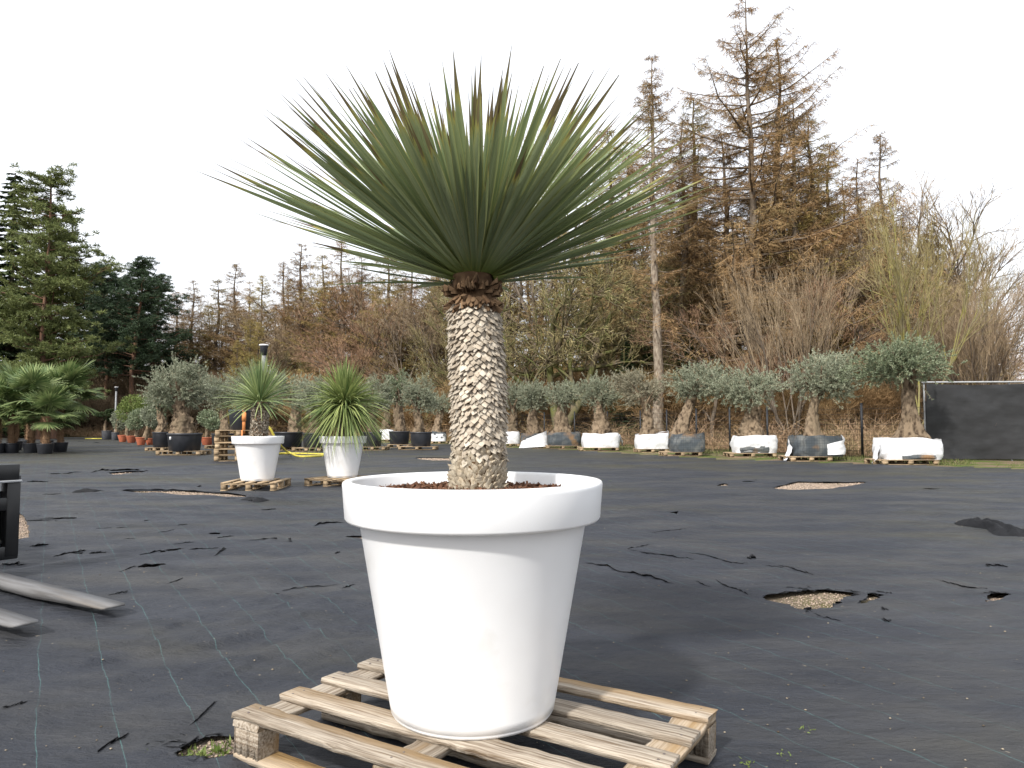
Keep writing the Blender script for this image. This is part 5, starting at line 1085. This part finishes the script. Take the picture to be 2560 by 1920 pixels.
def palm(label, px, Y, tpx, th, tr, nf, seed, sc_=1., group='palms in black pots'):
    X = at(px, 1062, Y)[0]; r = random.Random(seed); z0 = .36
    tub('black pot of the ' + ' '.join(label.replace('fan palm', 'palm').split()[:11]), X, Y, 0, .33, .27, .44, name='pot', group='black palm pots', n=28, cat='pot')
    t = thing('fan_palm', label, 'palm', (X, Y, z0), r.random() * 6.28, group)
    m = MB(); zz = np.linspace(-.05, th, 12); m.tube(np.column_stack([.02 * np.sin(zz * 3), 0 * zz, zz]), tr * (1 + .1 * rng.normal(size=12)), 12)
    N = 1100; a = rng.random(N) * 6.28; z = rng.random(N) * th; P = np.column_stack([tr * np.cos(a), tr * np.sin(a), z]); m.leaves(P, np.column_stack([np.cos(a) * .6, np.sin(a) * .6, rng.uniform(-.6, 1.2, N)]), rng.uniform(.05, .14, N), .016)
    m.build('trunk', M['palm_fibre'], t)
    for k in range(nf):
        az = k * 2.4 + r.uniform(-.3, .3); el = R(-25 + 105 * (k + .5) / nf + r.uniform(-8, 8)); D = Vector((math.cos(el) * math.cos(az), math.cos(el) * math.sin(az), math.sin(el)))
        sd = D.cross(Vector((0, 0, 1))).normalized(); up = sd.cross(D).normalized(); s = sc_ * r.uniform(.85, 1.15)
        o = obj('frond', fans[k % 4], t); o.matrix_local = Matrix.Translation(Vector((0, 0, th - .02))) @ Matrix(((sd.x, up.x, D.x, 0), (sd.y, up.y, D.y, 0), (sd.z, up.z, D.z, 0), (0, 0, 0, 1))) @ Matrix.Rotation(R(r.uniform(-12, 18)), 4, 'X') @ Matrix.Diagonal((s, s, s, 1))
Yp = lambda py: gp(1280, py)[1] + .3
palm('short fan palm with thick hairy trunk and low fronds', 115, Yp(1135), 0, 1.25, .14, 24, 1, 1.06)
palm('tall fan palm with slim red-brown trunk next to the short palm', 80, Yp(1133), 0, 1.9, .11, 24, 2, 1.23)
palm('fan palm at the end of the group with fronds reaching over the path', 152, Yp(1130), 0, 2.15, .11, 24, 3, 1.34)
palm('dark fan palm at the back of the group', 40, Yp(1126), 0, 2.2, .11, 24, 4, 1.23)
palm('fan palm crowded between the slim palms', 31, Yp(1133), 0, 1.75, .13, 24, 5, 1.18)
palm('fan palm with thin fronds by the edge of the group', -6, Yp(1134), 0, 1.5, .12, 24, 6, 1.12)
palm('tall fan palm standing behind the short hairy palm', 118, Yp(1122), 0, 2.35, .11, 24, 7, 1.29)
palm('palm far inside the group in deep shade', 72, Yp(1120), 0, 2.3, .11, 16, 8, 1.1)
palm('fan palm outside the row with drooping fronds', -50, Yp(1130), 0, 2.0, .12, 16, 9, 1.1)

# ================================================================== FAR POTTED TREES ON THE LEFT
def puff(m, c, rad, n, leaf, r, mi=0):
    d = r.normal(size=(n, 3)); d /= np.linalg.norm(d, axis=1, keepdims=True); p = np.array(c) + d * np.array(rad) * r.uniform(.5, 1.02, (n, 1)); m.leaves(p, d + r.normal(0, .5, (n, 3)) + [0, 0, .3], r.uniform(.7, 1.3, n) * leaf, leaf * .42, mi)
def bonsai(label, px, pyb, pads, trunk_px, m, potc, potw, poth, potlabel, seed, group='potted bonsai trees'):
    Yf = gp(1280, pyb)[1]; r1 = px_w(potw, Yf) / 2; Y = Yf + r1; X = at(px, 1062, Y)[0]; h = px_w(poth, Y); r = np.random.default_rng(seed)
    tub(potlabel, X, Y, 0, r1 * .97, r1 * (.62 if potc == 'terra' else .86), h, potc, 'pot', 'far plant pots', n=28, cat='pot')
    t = thing('bonsai_tree', label, 'tree', (X, Y, h * .88), 0, group); tm = MB(); fm = MB()
    tp = np.array([[at(a, 1062, Y)[0] - X, 0, zat(0, b, Y) - h * .88] for a, b in trunk_px]); tp[0, 2] = -.06; tm.tube(tp, np.linspace(.16, .07, len(tp)), 8, wob=.1)
    for (a, b, w_, hh) in pads:
        c = np.array([at(a, 1062, Y)[0] - X, r.uniform(-.4, .4), zat(0, b, Y) - h * .88]); rw = px_w(w_, Y) / 2; rh = px_w(hh, Y) / 2
        puff(fm, c, (rw, rw * .9, rh), int(700 + 900 * rw), .13, r); tm.tube([tp[-1], (tp[-1] + c) / 2 + [0, 0, -.05], c], [.06, .045, .02], 5)
    tm.build('trunk', M['olive_bark'], t, smooth=True); fm.build('crown', M[m], t, kind='stuff')
bonsai('flat-topped cloud pruned pine in a terracotta bowl', 241, 1086, [(200, 1024, 44, 9), (240, 1014, 52, 12), (262, 1030, 40, 8), (225, 1034, 36, 8)], [(238, 1072), (236, 1050), (242, 1030)], 'spruce_needle', 'terra', 34, 13, 'terracotta bowl of the flat-topped cloud pruned pine', 1)
bonsai('leaning cloud pruned pine in a dark pot', 214, 1088, [(205, 1018, 40, 8), (190, 1032, 30, 7)], [(215, 1072), (211, 1050), (205, 1026)], 'spruce_needle', 'blacktub', 22, 17, 'dark pot of the leaning cloud pruned pine', 2)
bonsai('low layered pine in a wide grey tub', 268, 1099, [(262, 1036, 48, 9), (284, 1028, 36, 8), (276, 1048, 36, 9)], [(264, 1080), (263, 1060), (268, 1040)], 'spruce_needle', 'greytub', 25, 22, 'wide grey tub of the low layered pine', 3)
bonsai('grey shrub in a second grey tub', 289, 1101, [(290, 1046, 34, 40), (296, 1062, 30, 26)], [(291, 1082), (292, 1064), (294, 1050)], 'olive_leaf', 'greytub', 18, 20, 'narrow grey tub beside the wide grey one', 4)
bonsai('large loose yellow-green shrub tree in a terracotta bowl', 308, 1105, [(330, 1010, 66, 48), (312, 1030, 44, 50), (352, 1024, 44, 46)], [(318, 1090), (319, 1060), (322, 1035)], 'weed', 'terra', 24, 17, 'terracotta bowl of the loose yellow-green shrub tree', 5)
bonsai('round clipped small tree in a terracotta bowl', 330, 1107, [(345, 1042, 46, 38), (340, 1060, 40, 30)], [(340, 1090), (346, 1070), (344, 1050)], 'olive_leaf_green', 'terra', 27, 17, 'terracotta bowl of the round clipped tree', 6)
bonsai('twisted pale-stemmed small tree in a terracotta bowl', 354, 1113, [(370, 1034, 40, 40), (384, 1052, 30, 30)], [(362, 1094), (370, 1070), (372, 1045)], 'olive_leaf', 'terra', 27, 19, 'terracotta bowl of the twisted pale-stemmed tree', 7)
bonsai('small tree with bare stem beside the black tubs', 377, 1112, [(395, 1044, 36, 36), (382, 1062, 26, 20)], [(372, 1095), (371, 1075), (386, 1050)], 'olive_leaf_green', 'terra', 25, 16, 'terracotta bowl next to the black tubs', 8)
bonsai('small tree growing behind the silver olive in terracotta', 519, 1113, [(515, 1045, 50, 40), (535, 1060, 36, 30)], [(519, 1095), (518, 1075), (520, 1055)], 'olive_leaf_green', 'terra', 34, 19, 'terracotta bowl right behind the big black tub', 9)
# feathery yellow-green clumps and a yellow board
fc = MB(); r_ = np.random.default_rng(5); c = gp(180, 1084); N = 900
P = np.column_stack([c[0] + r_.normal(0, 1.0, N), c[1] + 3 + r_.normal(0, .7, N), np.full(N, -.02)]); D = np.column_stack([r_.normal(0, .35, N), r_.normal(0, .35, N), np.ones(N)]) * r_.uniform(.8, 2.3, (N, 1)); fc.strips(P, P + D, .05, .015)
tag(fc.build('feathery_clump', M['weed'], kind=None), 'feathery yellow-green clump of plants between palms and bonsai', 'plant')
q = gp(237, 1098); yb_ = thing('yellow_hose_coil', 'flat yellow length of hose lying by the grey tubs', 'hose', (q[0], q[1], 0)); 
MB().tube([[-.9, .1, .045], [-.2, .0, .045], [.4, .1, .045], [.7, .5, .045]], .045, 8).build('hose', M['yellow'], yb_, smooth=True); MB().tube([[-.9, .25, .045], [-.1, .2, .045], [.5, .4, .045]], .045, 8).build('hose', M['yellow'], yb_, smooth=True)

# ================================================================== FORK TRUCK at the left edge
ft = thing('fork_truck', 'black fork truck reaching in with two worn steel forks close to the ground', 'fork truck', (-4.35, 6.0, 0), math.atan2(-.96, 1.45))   # local x along the forks
def local(px, py, z): q = gp(px, py, z); v = np.array([q[0] + 4.35, q[1] - 6.0]); a = -math.atan2(-.96, 1.45); return v[0] * math.cos(a) - v[1] * math.sin(a), v[0] * math.sin(a) + v[1] * math.cos(a)
def fork(xt, yc, name='fork'):
    wdt = .078; zt = .095; x0 = xt - 1.95; m = MB(); st = [(x0, .060, 1), (xt - .95, .058, 1), (xt - .10, .016, 1), (xt - .035, .013, .98), (xt - .01, .012, .88), (xt, .010, .74)]
    V = []
    for x, th, ww in st: V.append([[x, yc - wdt * ww, zt - th], [x, yc + wdt * ww, zt - th], [x, yc + wdt * ww, zt], [x, yc - wdt * ww, zt]])
    V = np.array(V); n = len(st); q = []
    for k in range(n - 1):
        for j in range(4): j2 = (j + 1) % 4; q.append([k * 4 + j, k * 4 + j2, k * 4 + 4 + j2, k * 4 + 4 + j])
    q.append([(n - 1) * 4 + j for j in (0, 1, 2, 3)]); m.add(V.reshape(-1, 3), q); m.box((x0 - .02, yc, .36), (.045, wdt * 2, .64)); return m.build(name, M['fork'], ft)
x1, y1_ = local(296, 1517, .085); x2, y2_ = local(66, 1563, .085)
fork(x1, y1_ - .02); fork(x2, y2_)
ym = (y1_ + y2_) / 2; xm = x1 - 2.02; ca, sa = math.cos(math.atan2(-.96, 1.45)), math.sin(math.atan2(-.96, 1.45))
yr = next(y for y in np.arange(3, -3, -.01) if ((-4.35 + (xm - .1) * ca - y * sa) / (6.0 + (xm - .1) * sa + y * ca) * F_PX + 1280) < 46)   # right end of the carriage
ym = yr - 1.03
for nm, c, sz in (('carriage_bar', (xm - .08, ym + .25, .60), (.07, 1.6, .11)), ('carriage_bar', (xm - .08, ym + .25, .20), (.07, 1.6, .11)), ('side_plate', (xm - .10, ym + 1.0, .50), (.12, .10, .66)), ('side_plate', (xm - .10, ym - .5, .50), (.12, .10, .66)), ('upper_box', (xm - .16, ym + .3, .86), (.28, 1.46, .13)), ('edge_strip', (xm - .16, ym + .3, .785), (.30, 1.5, .02)), ('lower_box', (xm - .24, ym + .28, .42), (.2, 1.5, .56))):
    b = MB().box(c, sz).build(nm, M['grey_steel'] if nm == 'edge_strip' else M['black_frame'], ft)
    bv = b.modifiers.new('bevel', 'BEVEL'); bv.width = .008; bv.segments = 2
hosem = MB().tube([[xm - .02, ym + .9, .30], [xm + .03, ym + .7, .26], [xm + .03, ym + .4, .27], [xm - .02, ym + .1, .32]], .022, 8); hosem.build('hydraulic_hose', M['rubber'], ft, smooth=True)
body = MB().box((xm - 1.3, ym + .1, .55), (1.8, 1.25, .62)).box((xm - 1.7, ym + .1, .98), (1.0, 1.1, .34)); bo = body.build('body', M['black_frame'], ft); bv = bo.modifiers.new('bevel', 'BEVEL'); bv.width = .05; bv.segments = 3
for sx in (-.75, -1.9):
    for sy in (-.62, .82):
        wv_ = MB(); ang = np.linspace(0, 2 * math.pi, 25); prof = [(.12, -.12), (.27, -.12), (.30, -.08), (.30, .08), (.27, .12), (.12, .12)]
        V = np.array([[[xm + sx + r0 * math.cos(a), ym + sy + o_, .30 + r0 * math.sin(a)] for r0, o_ in prof] for a in ang]); wv_.grid(V); wh = wv_.build('wheel', M['rubber'], ft, smooth=True)
        MB().tube([[xm + sx, ym + sy - .09, .3], [xm + sx, ym + sy + .09, .3]], .125, 16).build('hub', M['grey_steel'], wh)
